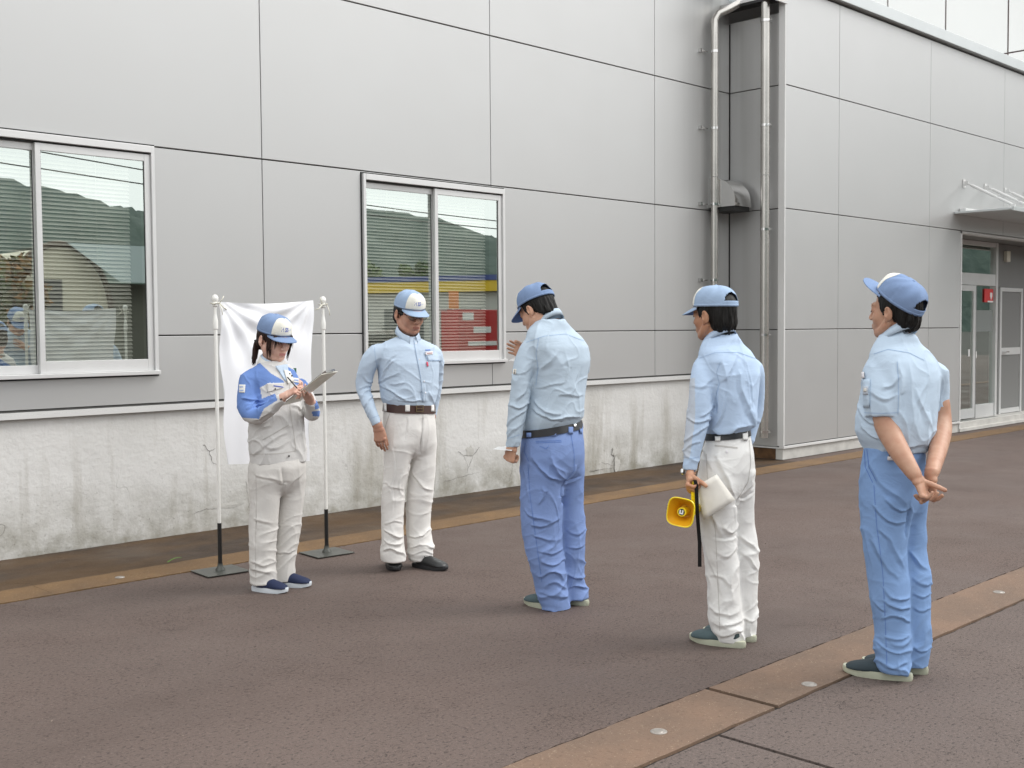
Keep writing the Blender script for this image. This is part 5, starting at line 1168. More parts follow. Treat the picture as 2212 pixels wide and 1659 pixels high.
# 4 ---- man with the megaphone
S4 = dict(crop=(1394, 587.6, .5038), org=(1560, 1385), face=(-.74, .67), label='man seen from behind in sky blue shirt and white trousers holding a yellow megaphone',
  shear=(.09, 700), hip=[(690, 262, 448, .80), (730, 250, 456, .82), (780, 236, 468, .85), (850, 228, 474, .88), (910, 224, 472, .86), (965, 220, 468, .84)],
  legs=[([(905, 214, 408, .95), (1000, 212, 400, .95), (1100, 226, 396, .95), (1200, 245, 398, .95), (1300, 262, 408, .95), (1400, 268, 412, .95), (1480, 265, 424, .95), (1540, 278, 430, .95), (1580, 300, 428, .95)], -.05),
        ([(905, 320, 472, .95), (1000, 325, 470, .95), (1080, 335, 474, .95), (1150, 345, 487, .95), (1250, 350, 492, .95), (1400, 352, 487, .95), (1500, 352, 485, .95), (1552, 362, 482, .95)], .06)],
  torso=[(262, 262, 388, .9), (285, 250, 410, .78), (310, 236, 426, .64), (340, 226, 460, .60), (380, 222, 484, .62), (440, 232, 498, .66), (520, 240, 492, .70), (590, 246, 484, .76), (640, 250, 480, .80), (672, 256, 474, .80), (694, 266, 446, .78), (710, 272, 440, .76)],
  sleeves=[dict(n=[(250, 412, -.08, .057), (242, 470, -.11, .064), (238, 545, -.13, .066), (226, 625, -.14, .064), (212, 700, -.15, .055), (200, 775, -.16, .045), (193, 830, -.17, .038), (192, 846, -.17, .036)]),
           dict(n=[(460, 414, .10, .054), (472, 490, .14, .053), (470, 590, .16, .047), (450, 690, .14, .040), (434, 740, .12, .036)])],
  sh=['sh4', 'patch'], tr='tr4', skin='sk4', zones=[(1, [(150, 455), (213, 455), (213, 640), (190, 800), (150, 800)])],
  ear=(257, 193), ear_side=-1, pitch=.02, yaw=.07, hd=.0, hs=1.07, neck=(312, 295, .0), nr=.055, hairline=[(-.12, -.115), (-.06, -.112), (-.045, -.09), (-.03, -.055), (-.02, -.025), (.0, .0), (.012, -.02), (.024, -.055), (.032, -.03), (.045, .02), (.06, .055), (.13, .06)], hb=1.02, capm='cap_l', capk=dict(visor=.48, H=.100), cap_tilt=.03,
  collar=dict(c=(312, 295, .0), a=.062, b=.072, h=.036, leaf=.040, tilt=.045, point=.02, gap=.22, lean=.05),
  hands=[dict(w=(193, 862, -.17), e=(197, 810, -.165), fore=[(195, 820, -.165, .029)], D=(-.05, -.62, -.78), N=(.96, -.1, .15), t=1, per=[(1.15, 1.2, .7), (1.2, 1.2, .7), (1.2, 1.2, .7), (1.2, 1.2, .7)], s=1.0, td=(.7, -.5, -.35)),
         dict(w=(430, 750, .12), e=(436, 710, .13), fore=[(434, 720, .125, .029)], D=(-.1, -.1, -1), N=(-.9, .2, 0), t=1)],
  shoes=[dict(heel=(430, 1612), toe=(183, 1575), up='shoe_g', sole='sole_c', L=.29, wd=.052, sh=.030), dict(heel=(476, 1586), toe=(270, 1555), up='shoe_g', sole='sole_c', L=.28, wd=.050, sh=.030)],
  belt=(712, 684, 'belt_bk'), tr_wr=tw_std(61, .9), sh_wr=wr_std(71, .7),
  tr_folds=[([(300, 780), (330, 850), (380, 960)], .022, .010), ([(470, 850), (450, 920), (400, 965)], .020, .010), ([(400, 970), (430, 975), (465, 940)], .012, -.012), ([(395, 970), (390, 1010), (398, 1080)], .014, -.016), ([(260, 1000), (290, 1060), (330, 1130)], .018, .011), ([(330, 1080), (370, 1130), (398, 1070)], .018, .013), ([(295, 1140), (345, 1140), (398, 1142)], .012, -.010), ([(300, 1190), (350, 1230), (400, 1180)], .016, .010), ([(270, 1300), (320, 1290), (360, 1350)], .016, .009),
            ([(275, 1430), (330, 1480), (410, 1450)], .016, .012), ([(280, 1500), (340, 1520), (425, 1490)], .014, .012), ([(285, 1540), (350, 1560), (425, 1540)], .013, .010), ([(400, 1190), (440, 1220), (488, 1280)], .014, .010), ([(405, 1130), (450, 1160), (485, 1200)], .014, .010), ([(425, 1480), (455, 1500), (485, 1470)], .012, .009), ([(245, 740), (262, 800), (290, 850)], .014, .008), ([(250, 1150), (290, 1260), (330, 1400)], .014, .007)],
  sh_folds=[([(310, 480), (300, 540), (292, 600)], .016, -.014), ([(320, 470), (370, 420), (400, 350)], .020, .008), ([(400, 420), (420, 540), (470, 640)], .022, .008), ([(340, 500), (330, 600), (290, 670)], .018, .008), ([(280, 670), (340, 690), (470, 660)], .014, .010), ([(440, 590), (460, 640), (470, 670)], .014, .010), ([(420, 350), (450, 450), (460, 560)], .018, .006), ([(340, 340), (330, 400), (350, 480)], .018, .006),
            ([(175, 620), (220, 650), (280, 620)], .014, .011), ([(160, 720), (210, 690), (270, 650)], .013, .011), ([(165, 760), (200, 730), (240, 720)], .012, .009), ([(290, 560), (265, 600), (230, 620)], .014, .010), ([(200, 480), (250, 500), (300, 450)], .014, .006)])
P4 = make_person(S4)
# 5 ---- man with hands behind his back
S5 = dict(crop=(1774.2, 576, .5552), org=(1925, 1460), face=(-.80, .60), label='man in short-sleeved shirt and blue trousers, hands clasped behind his back',
  shear=(-.06, 712), hip=[(702, 163, 412, .78), (740, 156, 412, .82), (800, 146, 414, .86), (860, 142, 418, .88), (920, 143, 420, .86), (960, 145, 414, .85)],
  legs=[([(900, 142, 372, .95), (1000, 147, 350, .95), (1100, 157, 338, .95), (1200, 172, 344, .95), (1300, 188, 352, .95), (1400, 198, 352, .95), (1500, 204, 354, .95), (1560, 206, 355, .95), (1578, 222, 350, .95)], -.05),
        ([(900, 262, 418, .95), (1000, 272, 410, .95), (1100, 280, 413, .95), (1200, 284, 427, .95), (1300, 288, 433, .95), (1400, 290, 432, .95), (1500, 294, 429, .95), (1552, 302, 420, .95)], .06)],
  torso=[(250, 232, 352, .9), (272, 218, 378, .78), (300, 200, 392, .64), (330, 186, 426, .60), (370, 178, 456, .62), (405, 170, 468, .66), (440, 158, 472, .70), (520, 142, 466, .78), (590, 130, 456, .84), (640, 127, 446, .86), (672, 138, 436, .86), (698, 156, 424, .84), (714, 166, 418, .82)],
  sleeves=[dict(n=[(212, 402, -.09, .055), (222, 450, -.12, .064), (230, 510, -.14, .070), (234, 578, -.14, .072)], cap=.006),
           dict(n=[(442, 412, .10, .053), (450, 455, .13, .058), (450, 500, .14, .058), (448, 562, .14, .058)], cap=.006)],
  sh=['sh5'], tr='tr5', skin='sk5', ear=(260, 184), ear_side=-1, pitch=-.06, yaw=.14, hd=.0, hs=1.04, neck=(285, 278, .0), nr=.055, hairline=HAIR_STD, capm='cap', capk=dict(visor=.02, H=.105, bl=.080, pw_=.84, shift=(0, -.008, .004)), cap_tilt=.56,
  collar=dict(c=(288, 282, .0), a=.064, b=.076, h=.036, leaf=.040, tilt=.045, point=.02, gap=.22, lean=.08),
  hands=[dict(w=(366, 815, -.27), e=(240, 520, -.14), fore=[(238, 520, -.14, .046), (246, 600, -.145, .044), (272, 660, -.17, .043), (308, 725, -.22, .038), (346, 785, -.26, .029)], D=(.42, -.10, -.90), N=(.85, -.35, .30), t=-1, per=[(.5, .8, .4), (.6, .9, .5), (.7, 1.0, .5), (.8, 1.0, .5)], td=(.95, -.25, -.32), h=.0032, s=1.0),
         dict(w=(428, 808, -.20), e=(455, 520, .14), fore=[(455, 520, .14, .044), (464, 590, .13, .042), (466, 650, .07, .040), (452, 720, -.05, .035), (436, 780, -.16, .028)], D=(.0, -.10, -1), N=(-.85, -.45, 0), t=1, per=[(.7, 1.1, .5), (.8, 1.1, .6), (.9, 1.1, .6), (1.0, 1.1, .6)], td=(-.2, -.4, -.9), h=.0032, s=1.0)],
  shoes=[dict(heel=(356, 1612), toe=(94, 1577), up='shoe_d', sole='sole_c', L=.30, wd=.052, sh=.032), dict(heel=(416, 1586), toe=(200, 1556), up='shoe_d', sole='sole_c', L=.29, wd=.050, sh=.032)],
  tr_wr=tw_std(81, .9), sh_wr=wr_std(91, .7),
  tr_folds=[([(180, 760), (230, 850), (330, 920)], .022, .012), ([(250, 900), (300, 950), (345, 930)], .018, .012), ([(200, 930), (270, 1000), (330, 990)], .018, .009), ([(345, 930), (335, 990), (332, 1060)], .014, -.016), ([(220, 1020), (280, 1080), (325, 1180)], .018, .010), ([(190, 1060), (240, 1150), (300, 1220)], .018, .009), ([(240, 1240), (290, 1290), (345, 1280)], .014, .012), ([(245, 1290), (290, 1330), (348, 1330)], .013, .011), ([(230, 1370), (280, 1350), (345, 1390)], .013, .010), ([(200, 1290), (225, 1340), (240, 1330)], .012, .009),
            ([(240, 1440), (290, 1460), (345, 1440)], .013, .009), ([(215, 1540), (270, 1560), (340, 1545)], .012, .010), ([(345, 1100), (380, 1150), (410, 1180)], .014, .011), ([(350, 1200), (390, 1240), (428, 1230)], .013, .011), ([(352, 1270), (390, 1290), (430, 1270)], .012, .010), ([(355, 1330), (390, 1350), (430, 1330)], .012, .009), ([(360, 1480), (390, 1500), (425, 1475)], .012, .009), ([(160, 1000), (180, 1100), (205, 1200)], .012, .005)],
  sh_folds=[([(300, 360), (310, 480), (300, 600)], .014, .008), ([(345, 350), (350, 500), (350, 650)], .022, .007), ([(420, 560), (415, 640), (410, 700)], .016, .009), ([(370, 480), (400, 570), (440, 640)], .018, .006), ([(140, 540), (170, 600), (230, 610)], .016, .009), ([(150, 620), (190, 660), (250, 680)], .014, .008), ([(300, 420), (270, 460), (230, 470)], .014, .008), ([(180, 480), (230, 520), (290, 500)], .014, .007), ([(300, 560), (330, 620), (340, 690)], .016, .007), ([(270, 690), (330, 700), (410, 690)], .012, .007)])
P5 = make_person(S5)
# ------------------------------------------------------------------ clothing details
def loops(P, spots, h, m, bvh, wpx=14):
    for u, v in spots: P.patch('belt_loop', bvh, [(u-wpx, v-h), (u+wpx, v-h), (u+wpx, v+h), (u-wpx, v+h)], M[m], P.tr, off=.0085, nu=3, nv=5)
# woman: jacket collar, inner shirt, pocket, placket, badges
R3 = np.stack([P1.rt3, P1.fw3, np.array([0, 0, 1.])], 1)
collar(P1, P1.at(425, 418, 0), R3, .062, .066, .028, .055, M['jkw'], P1.sh, gap=.42, name='jacket_collar', tilt=.03, point=.035, th=.005)
collar(P1, P1.at(424, 414, 0), R3, .050, .055, .034, .028, M['sh2'], P1.root, gap=.20, name='shirt_collar', tilt=.028, point=.03)
P1.patch('shirt_front', P1.sb, [(440, 430), (500, 420), (512, 500), (490, 505)], M['sh2'], P1.root, off=.004)
P1.patch('lapel', P1.sb, [(478, 448), (512, 458), (530, 500), (500, 520)], M['jkw'], P1.sh, off=.009)
P1.ribbon('zip_line', P1.sb, [(512, 520), (514, 640), (522, 700), (535, 780), (543, 850)], 3, M['seam_cr'], P1.sh)
P1.ribbon('pocket_welt', P1.sb, [(375, 792), (505, 715)], 9, M['jk'], P1.sh, off=.005); P1.ribbon('pocket_seam', P1.sb, [(377, 798), (508, 722)], 2.5, M['seam_cr'], P1.sh, off=.003)
P1.patch('chest_flap', P1.sb, [(398, 515), (478, 512), (476, 538), (400, 560)], M['jk'], P1.sh, off=.006)
P1.ribbon('flap_slot', P1.sb, [(430, 527), (478, 534)], 5, M['ink'], P1.sh, off=.008)
P1.ribbon('waistband_seam', P1.sb, [(306, 868), (400, 866), (470, 864), (545, 850)], 3, M['seam_cr'], P1.sh)
for u, v in ((438, 543), (518, 478), (505, 876), (470, 597), (508, 470)): P1.patch('snap_button', P1.sb, [(u-4, v-4), (u+4, v-4), (u+4, v+4), (u-4, v+4)], M['black'], P1.sh, off=.010, nu=4, nv=4, rnd_=.6)
P1.patch('sleeve_patch', P1.sb, [(263, 521), (293, 522), (290, 562), (262, 560)], M['jkw'], P1.sh, off=.003)
P1.ribbon('patch_mark', P1.sb, [(266, 533), (282, 533)], 5, M['ink2'], P1.sh, off=.0045); P1.ribbon('patch_mark', P1.sb, [(265, 550), (284, 550)], 4, M['ink2'], P1.sh, off=.0045)
P1.patch('chest_badge', P1.sb, [(528, 486), (558, 490), (556, 512), (528, 508)], M['jkw'], P1.sh, off=.003); P1.ribbon('badge_mark', P1.sb, [(532, 498), (552, 500)], 5, M['ink2'], P1.sh, off=.005)
P1.ribbon('armhole_seam', P1.sb, [(300, 478), (340, 500), (362, 540)], 2, M['jkb'], P1.sh)
P1.ribbon('side_seam', P1.tb, [(345, 960), (348, 1150), (342, 1300), (345, 1490)], 2, M['seam_cr'], P1.tr)
# hair of the woman: fringe, side locks and ponytail
def strand(P, pts, r0, name='hair_lock', n=7):
    c, R, s = P.c, P.R, P.hs; MB().tube([np.array(c)+R@(np.array(p)*s) for p in pts], [r0*math.sin(math.pi*(.25+.7*i/(len(pts)-1))) for i in range(len(pts))], 5).build(name, M['hair_b'], P.root, smooth=True)
q = random.Random(8)
mbf = MB()
for i in range(46):
    x = -.058+.116*(i+q.random())/46; y = .088-.9*x*x*8*.5; ln = q.uniform(.028, .052) if abs(x) < .04 else q.uniform(.05, .07); dx = q.uniform(-.006, .006)+x*.1
    if q.random() < .12: continue
    pts = [(x, y-.012, .040), (x+dx*.3, y+.004, .032), (x+dx*.7, y+.012, .030-ln*.5), (x+dx, y+.010, .030-ln)]
    mbf.tube([P1.c+P1.R@(np.array(p)*P1.hs) for p in pts], [.0022, .0024, .0018, .0005], 5)
o = mbf.build('fringe', M['hair_b'], P1.root, smooth=True)
mbf = MB()
for k in (-1, 1):
    for i in range(16):
        a = q.uniform(0, 1); x0 = k*(.062+.008*a); y0 = .062-.03*a; ln = q.uniform(.085, .125)
        pts = [(x0, y0, .035), (x0+k*.006, y0+.006, .01), (x0+k*.004, y0+.010, .01-ln*.5), (x0-k*.006, y0+.010+q.uniform(-.004, .006), .01-ln)]
        mbf.tube([P1.c+P1.R@(np.array(p)*P1.hs) for p in pts], [.0022, .0024, .0020, .0005], 5)
mbf.build('side_locks', M['hair_b'], P1.root, smooth=True)
mbf = MB(); b0 = P1.at(352, 298, .02)
for i in range(34):
    a = q.uniform(0, 6.28); r = q.uniform(0, .013); o_ = np.array([r*math.cos(a), r*math.sin(a), 0])
    pts = [P1.at(362, 292, .03)+o_, P1.at(348, 312, .05)+o_*1.2, P1.at(342, 350, .055)+o_*1.3, P1.at(338+q.uniform(-5, 5), 390, .05)+o_*1.1, P1.at(334+q.uniform(-8, 6), 415+q.uniform(-10, 12), .045)+o_*.7]
    mbf.tube(pts, [.004, .005, .005, .004, .0008], 6)
mbf.build('ponytail', M['hair_b'], P1.root, smooth=True)
MB().lathe([(.018, -.008), (.020, 0), (.018, .008)], 16, tuple(P1.at(352, 303, .045))).build('hair_tie', M['black'], P1.root, smooth=True)
# man in glasses: placket, pocket, badge, red tab, loops, buckle, spectacles
P2.ribbon('placket', P2.sb, [(398, 325), (412, 400), (428, 480), (440, 560), (448, 660)], 16, M['sh2'], P2.sh, off=.003)
P2.ribbon('placket_edge', P2.sb, [(392, 328), (404, 400), (420, 480), (433, 560), (441, 660)], 2.2, M['seam'], P2.sh, off=.0035)
for v, u in ((345, 402), (430, 420), (548, 446), (610, 452)): P2.patch('button', P2.sb, [(u-3, v-3), (u+3, v-3), (u+3, v+3), (u-3, v+3)], M['badge'], P2.sh, off=.005, nu=4, nv=4, rnd_=.6)
P2.patch('pocket_flap', P2.sb, [(455, 408), (538, 404), (541, 436), (466, 436)], M['sh2'], P2.sh, off=.006)
P2.ribbon('flap_edge', P2.sb, [(455, 412), (460, 430), (470, 438), (541, 437)], 2.4, M['seam'], P2.sh, off=.008)
P2.patch('name_badge', P2.sb, [(450, 390), (491, 387), (492, 404), (451, 407)], M['badge'], P2.sh, off=.009); P2.ribbon('badge_print', P2.sb, [(458, 398), (485, 396)], 4, M['lip'], P2.sh, off=.011); P2.patch('mark', P2.sb, [(454, 376), (480, 374), (480, 382), (454, 384)], M['ink2'], P2.sh, off=.003)
P2.patch('red_tab', P2.sb, [(457, 445), (466, 444), (469, 466), (460, 468)], mat('pink_red_tab', (.62, .08, .13), .7), P2.sh, off=.006)
P2.ribbon('armhole_seam', P2.sb, [(178, 360), (185, 430), (200, 500), (204, 560)], 2, M['seam'], P2.sh); P2.ribbon('cuff_seam', P2.sb, [(160, 748), (210, 730)], 2, M['seam'], P2.sh)
P2.ribbon('sleeve_seam', P2.sb, [(85, 600), (110, 680), (160, 780)], 2.2, M['patch'], P2.sh)
loops(P2, [(357, 690), (492, 690), (238, 688)], 22, 'tr2', P2.tb, 12)
pb = P2.at(420, 696, 0); bb = P2.hit(P2.tb, 420, 696, .014)
mbk = MB(); V_ = []
e1 = np.array([.97, .25, 0]); e1 /= np.linalg.norm(e1); n1 = np.array([.3, -.95, 0])
def bar(a0, a1, z0, z1, m_, nm, dep=.004):
    P_ = [bb+e1*a_+np.array([0, 0, z_])+n1*d_*1. for d_ in (0, dep) for a_, z_ in ((a0, z0), (a1, z0), (a1, z1), (a0, z1))]
    return MB().add(P_, [(0, 1, 2, 3), (7, 6, 5, 4), (0, 4, 5, 1), (1, 5, 6, 2), (2, 6, 7, 3), (3, 7, 4, 0)])
bk_ = MB()
for a in ((-.026, -.021, -.021, .021), (.018, .023, -.021, .021), (-.021, .018, .017, .021), (-.021, .018, -.021, -.017), (-.021, .016, -.002, .002)):
    t_ = bar(*a, None, ''); bk_.add(t_.V, t_.F)
bk_.build('buckle', M['brass'], P2.root)
P2.ribbon('fly_seam', P2.tb, [(442, 722), (440, 800), (430, 880)], 2, M['seam_cr'], P2.tr); P2.ribbon('pocket_edge', P2.tb, [(262, 722), (240, 790), (228, 850)], 2.5, M['seam_cr'], P2.tr)
def hp(P, *p): return P.c+P.R@(np.array(p)*P.hs)
gl = MB()
for k in (-1, 1):
    gl.tube([hp(P2, k*.064, .084, .004), hp(P2, k*.075, .045, .006), hp(P2, k*.079, .0, .004), hp(P2, k*.080, -.012, -.006)], .0019, 6)
    ring = [hp(P2, k*(.034+.026*math.cos(a)), .104-.010*abs(math.cos(a)) if False else .103-.35*abs(.034+.026*math.cos(a))**2*4, -.004+.017*math.sin(a)) for a in np.linspace(0, 2*math.pi, 25)]
    gl.tube(ring, .0014, 6)
gl.tube([hp(P2, -.009, .106, .002), hp(P2, 0, .108, .005), hp(P2, .009, .106, .002)], .0015, 6)
gl.build('spectacle_frame', M['black'], P2.root, smooth=True)
for k in (-1, 1):
    V_ = [hp(P2, k*.034, .100, -.004)]+[hp(P2, k*(.034+.025*math.cos(a)), .1025-1.4*(.034+.025*math.cos(a))**2, -.004+.016*math.sin(a)) for a in np.linspace(0, 2*math.pi, 25)[:-1]]
    pydata('spectacle_lens', V_, [(0, i+1, (i+1) % 24+1) for i in range(24)], M['lens'], P2.root)
# man 3: yoke, sleeve pocket tag, cuff, loops, back pocket
def back_details(P, yoke, arm, cuff, seam, loopv, lo, m_seam, pocket, m_tr, m_st):
    P.ribbon('yoke_seam', P.sb, yoke, 2, M[m_seam], P.sh); P.ribbon('armhole_seam', P.sb, arm, 2.2, M[m_seam], P.sh)
    if cuff: P.ribbon('cuff_seam', P.sb, cuff, 2, M[m_seam], P.sh)
    if seam: P.ribbon('seat_seam', P.tb, seam, 2, M[m_st], P.tr)
    loops(P, lo, loopv, m_tr, P.tb, 11)
    for pk in pocket: P.ribbon('pocket_edge', P.tb, pk, 2.5, M[m_st], P.tr)
back_details(P3, [(215, 330), (300, 300), (400, 290), (505, 330)], [(275, 310), (262, 380), (272, 450), (262, 530)], [(120, 780), (155, 772), (185, 760)], [(425, 760), (440, 850), (440, 930), (390, 985)], 26, [(233, 748), (343, 742), (420, 732), (472, 728)], 'seam', [[(260, 793), (380, 788)], [(262, 800), (382, 795)], [(280, 815), (310, 828), (322, 812)], [(212, 800), (208, 840), (228, 885)]], 'tr3', 'seam_tr')
P3.patch('sleeve_tag', P3.sb, [(158, 455), (172, 455), (170, 478), (156, 478)], M['paper2'], P3.sh, off=.004); P3.ribbon('tag_print', P3.sb, [(166, 458), (165, 474)], 2.5, M['black'], P3.sh, off=.006)
P3.ribbon('side_seam', P3.tb, [(225, 900), (235, 1050), (262, 1250), (290, 1450)], 2, M['seam_tr'], P3.tr)
P3.patch('belt_rivet', P3.tb, [(431, 712), (443, 712), (443, 728), (431, 728)], M['chrome'], P3.root, off=.014, nu=4, nv=4, rnd_=.6)
back_details(P4, [(232, 370), (300, 345), (400, 345), (480, 375)], [(322, 385), (305, 430), (318, 480), (300, 540), (294, 600)], [(162, 790), (195, 800), (232, 792)], [(445, 720), (452, 820), (440, 900), (398, 968)], 22, [(313, 705), (423, 700)], 'seam', [[(298, 742), (395, 752)], [(298, 746), (395, 756)], [(250, 740), (232, 800), (230, 850)]], 'tr4', 'seam_cr')
P4.patch('button', P4.tb, [(344, 765), (354, 765), (354, 777), (344, 777)], M['badge'], P4.tr, off=.004, nu=4, nv=4, rnd_=.6); P4.ribbon('side_seam', P4.tb, [(262, 780), (270, 950), (300, 1100), (310, 1300), (320, 1540)], 2, M['seam_cr'], P4.tr)
back_details(P5, [(205, 340), (260, 322), (340, 335), (400, 365)], [(295, 370), (300, 440), (300, 520), (298, 575)], None, None, 0, [], 'seam', [[(168, 715), (172, 780), (200, 840)], [(178, 712), (186, 780), (215, 835)]], 'tr5', 'seam_tr')
P5.ribbon('sleeve_hem', P5.sb, [(168, 568), (230, 571), (297, 568)], 2, M['seam'], P5.sh); P5.patch('sleeve_pocket', P5.sb, [(166, 438), (192, 440), (190, 548), (168, 548)], M['sh5'], P5.sh, off=.006)
P5.patch('sleeve_patch', P5.sb, [(169, 466), (188, 467), (187, 498), (170, 498)], M['patch'], P5.sh, off=.009, nu=5, nv=5); P5.patch('patch_mark', P5.sb, [(174, 475), (183, 475), (183, 486), (174, 486)], M['paper2'], P5.sh, off=.011, nu=4, nv=4)
P5.patch('card', P5.sb, [(166, 412), (175, 412), (176, 436), (167, 436)], M['badge'], P5.sh, off=.012, nu=3, nv=3)
P5.ribbon('side_seam', P5.tb, [(205, 850), (215, 1000), (240, 1200), (250, 1400), (255, 1550)], 2, M['seam_tr'], P5.tr)
P5.patch('phone_pouch', P5.tb, [(262, 704), (291, 708), (291, 752), (262, 750)], M['black'], P5.root, off=.018, nu=3, nv=4); P5.patch('pouch_plate', P5.tb, [(258, 738), (288, 740), (287, 752), (257, 750)], M['badge'], P5.root, off=.021, nu=3, nv=3)
# wristwatch of man 4
wc = P4.at(190, 851, -.17); b = MB().lathe([(.033, -.008), (.0355, -.008), (.0355, .008), (.033, .008)], 28); b.V = [tuple(np.array([v[0]*1.0, v[1]*.85, v[2]+.22*v[0]])+wc) for v in b.V]
wt = b.build('wristwatch', M['watch'], P4.root, auto=True)
b = MB().lathe([(.0, .010), (.013, .009), (.017, .005), (.018, -.004)], 24); b.V = [tuple(np.array([-.036-v[2], v[0]*.7-.010+v[1]*.3*0, v[1]])+wc if False else np.array([-.034-v[2], v[0]-.008, v[1]-.008])+wc) for v in b.V]
b.build('watch_case', M['watch'], wt, auto=True)
# ------------------------------------------------------------------ held things (top level)
def world(P, p): p = np.array(p, float); return np.array([P.O[0]+p[0]*P.r[0]+p[1]*P.f[0], P.O[1]+p[0]*P.r[1]+p[1]*P.f[1], p[2]])
def held(P, name, loc, label, cat, group=None):
    e = empty(name, tuple(world(P, loc)), P.rz); tag(e, label, cat, group); e['_'] = 0; del e['_']; return e
def slab(e, name, o, pts, th, m):
    """thin plate from 4 corner points (local) with thickness th"""
    pts = [np.array(p)-o for p in pts]; n = np.cross(pts[1]-pts[0], pts[3]-pts[0]); n /= np.linalg.norm(n)
    return MB().add(pts+[p+n*th for p in pts], [(3, 2, 1, 0), (4, 5, 6, 7), (0, 1, 5, 4), (1, 2, 6, 5), (2, 3, 7, 6), (3, 0, 4, 7)]).build(name, m, e)
q1, q2, q3, q4 = P1.at(472, 626, -.27), P1.at(672, 471, -.40), P1.at(752, 457, -.20), P1.at(566, 604, -.07)
e = held(P1, 'clipboard', q1, 'thin grey clipboard tilted up in the woman\'s hands', 'clipboard')
nb_ = np.cross(q2-q1, q4-q1); nb_ /= np.linalg.norm(nb_); nb_ = nb_ if nb_[2] > 0 else -nb_
slab(e, 'board', q1, [q1, q2, q3, q4], .003, M['clip'])
slab(e, 'edge_strip', q1, [q1+nb_*.0032, q2+nb_*.0032, q2*.98+q3*.02+nb_*.0032, q1*.98+q4*.02+nb_*.0032], .002, M['black'])
ins = lambda a, b: q1+(q2-q1)*a+(q4-q1)*b
slab(e, 'paper_sheet', q1, [ins(.05, .06)+nb_*.0045, ins(.93, .06)+nb_*.0045, ins(.93, .94)+nb_*.0045, ins(.05, .94)+nb_*.0045], .001, M['paper'])
slab(e, 'clip', q1, [ins(.93, .25)+nb_*.006, ins(1.02, .25)+nb_*.006, ins(1.02, .75)+nb_*.006, ins(.93, .75)+nb_*.006], .012, M['chrome'])
pp = P1.at(552, 541, -.36); pe = P1.at(516, 500, -.33)
e = held(P1, 'pen', pp, 'dark pen between the fingers of the woman\'s right hand', 'pen')
MB().tube([(0, 0, 0), tuple((pe-pp)*.06), tuple((pe-pp)*.1), tuple((pe-pp)*1.0), tuple((pe-pp)*1.4)], [.0006, .0035, .0042, .0042, .004], 8).build('barrel', M['black'], e, smooth=True)
# papers of man 3
a = P3.at(128, 822, -.17); e = held(P3, 'paper_sheet', a, 'white paper sheet in the lowered left hand of the bowing man', 'paper')
slab(e, 'sheet', a, [P3.at(150, 836, -.22), P3.at(60, 829, -.14), P3.at(84, 818, .04), P3.at(150, 814, -.02)], .0008, M['paper'])
a = P3.at(165, 408, .05); e = held(P3, 'folded_paper', a, 'small folded white paper before the chest of the bowing man', 'paper')
slab(e, 'sheet', a, [P3.at(190, 420, .02), P3.at(134, 414, .0), P3.at(158, 401, .10), P3.at(195, 401, .12)], .001, M['paper'])
# megaphone
mc = P4.at(152, 1030, -.30); e = held(P4, 'megaphone', mc, 'yellow square-horn megaphone held at the thigh of the man in white trousers', 'megaphone')
ax = np.array([-.30, -.94, .05]); ax /= np.linalg.norm(ax); rr = np.cross(ax, [0, 0, 1.]); rr /= np.linalg.norm(rr); rr = -rr; uu = np.cross(rr, ax); uu = uu if uu[2] > 0 else -uu; rr = rr*math.cos(.14)-uu*math.sin(.14); uu = np.cross(rr, ax); uu = uu if uu[2] > 0 else -uu
def sq(r, p, n=48): return [(r*(abs(math.cos(t))**p)*np.sign(math.cos(t)), r*(abs(math.sin(t))**p)*np.sign(math.sin(t))) for t in np.linspace(0, 2*math.pi, n, endpoint=False)]
def horn(prof, name, m, close=False):
    V = []; F = []; n = 48
    for r, dpt, p in prof:
        for x, y in sq(r, p, n): V.append(rr*x+uu*y+ax*dpt)
    for j in range(len(prof)-1):
        for i in range(n): F.append((j*n+i, j*n+(i+1) % n, (j+1)*n+(i+1) % n, (j+1)*n+i))
    o = pydata(name, V, F, m, e, True); o.data.set_sharp_from_angle(angle=math.radians(50)); return o
horn([(.026, -.125, 1.), (.030, -.115, 1), (.033, -.08, .95), (.042, -.045, .8), (.056, -.018, .62), (.066, -.004, .55), (.0685, .002, .55), (.0665, .006, .55), (.0625, .004, .55)], 'horn', M['yellow'])
horn([(.0625, .004, .55), (.058, -.006, .56), (.048, -.022, .65), (.038, -.045, .8), (.030, -.07, .95), (.0, -.075, 1)], 'horn_inside', M['orange'])
horn([(.022, -.07, 1), (.022, -.018, 1), (.0215, -.012, 1), (.0, -.0115, 1)], 'centre_hub', M['yellow'])
horn([(.0155, -.0112, 1), (.0155, -.0095, 1), (.0, -.0092, 1)], 'hub_disc', M['black'])
V = []; 
def logo_bar(x0, x1, y0, y1):
    return [rr*x+uu*y+ax*z for z in (-.0090, -.0075) for x, y in ((x0, y0), (x1, y0), (x1, y1), (x0, y1))]
lb = MB(); FF = [(0, 1, 2, 3), (7, 6, 5, 4), (0, 4, 5, 1), (1, 5, 6, 2), (2, 6, 7, 3), (3, 7, 4, 0)]
for a in ((-.0095, .0095, -.0100, -.0040), (-.0095, -.0030, -.0040, .0095), (.0030, .0095, -.0040, .0095)): lb.add(logo_bar(*a), FF)
lb.build('hub_mark', M['paper'], e)
horn([(.0, -.21, 1), (.024, -.208, .8), (.029, -.20, .7), (.029, -.13, .75), (.026, -.12, 1)], 'body_case', M['yellow'])
h0, h1 = P4.at(205, 882, -.215)-mc, P4.at(207, 968, -.215)-mc; hb = -ax*.0+np.array([0, 0, 0])
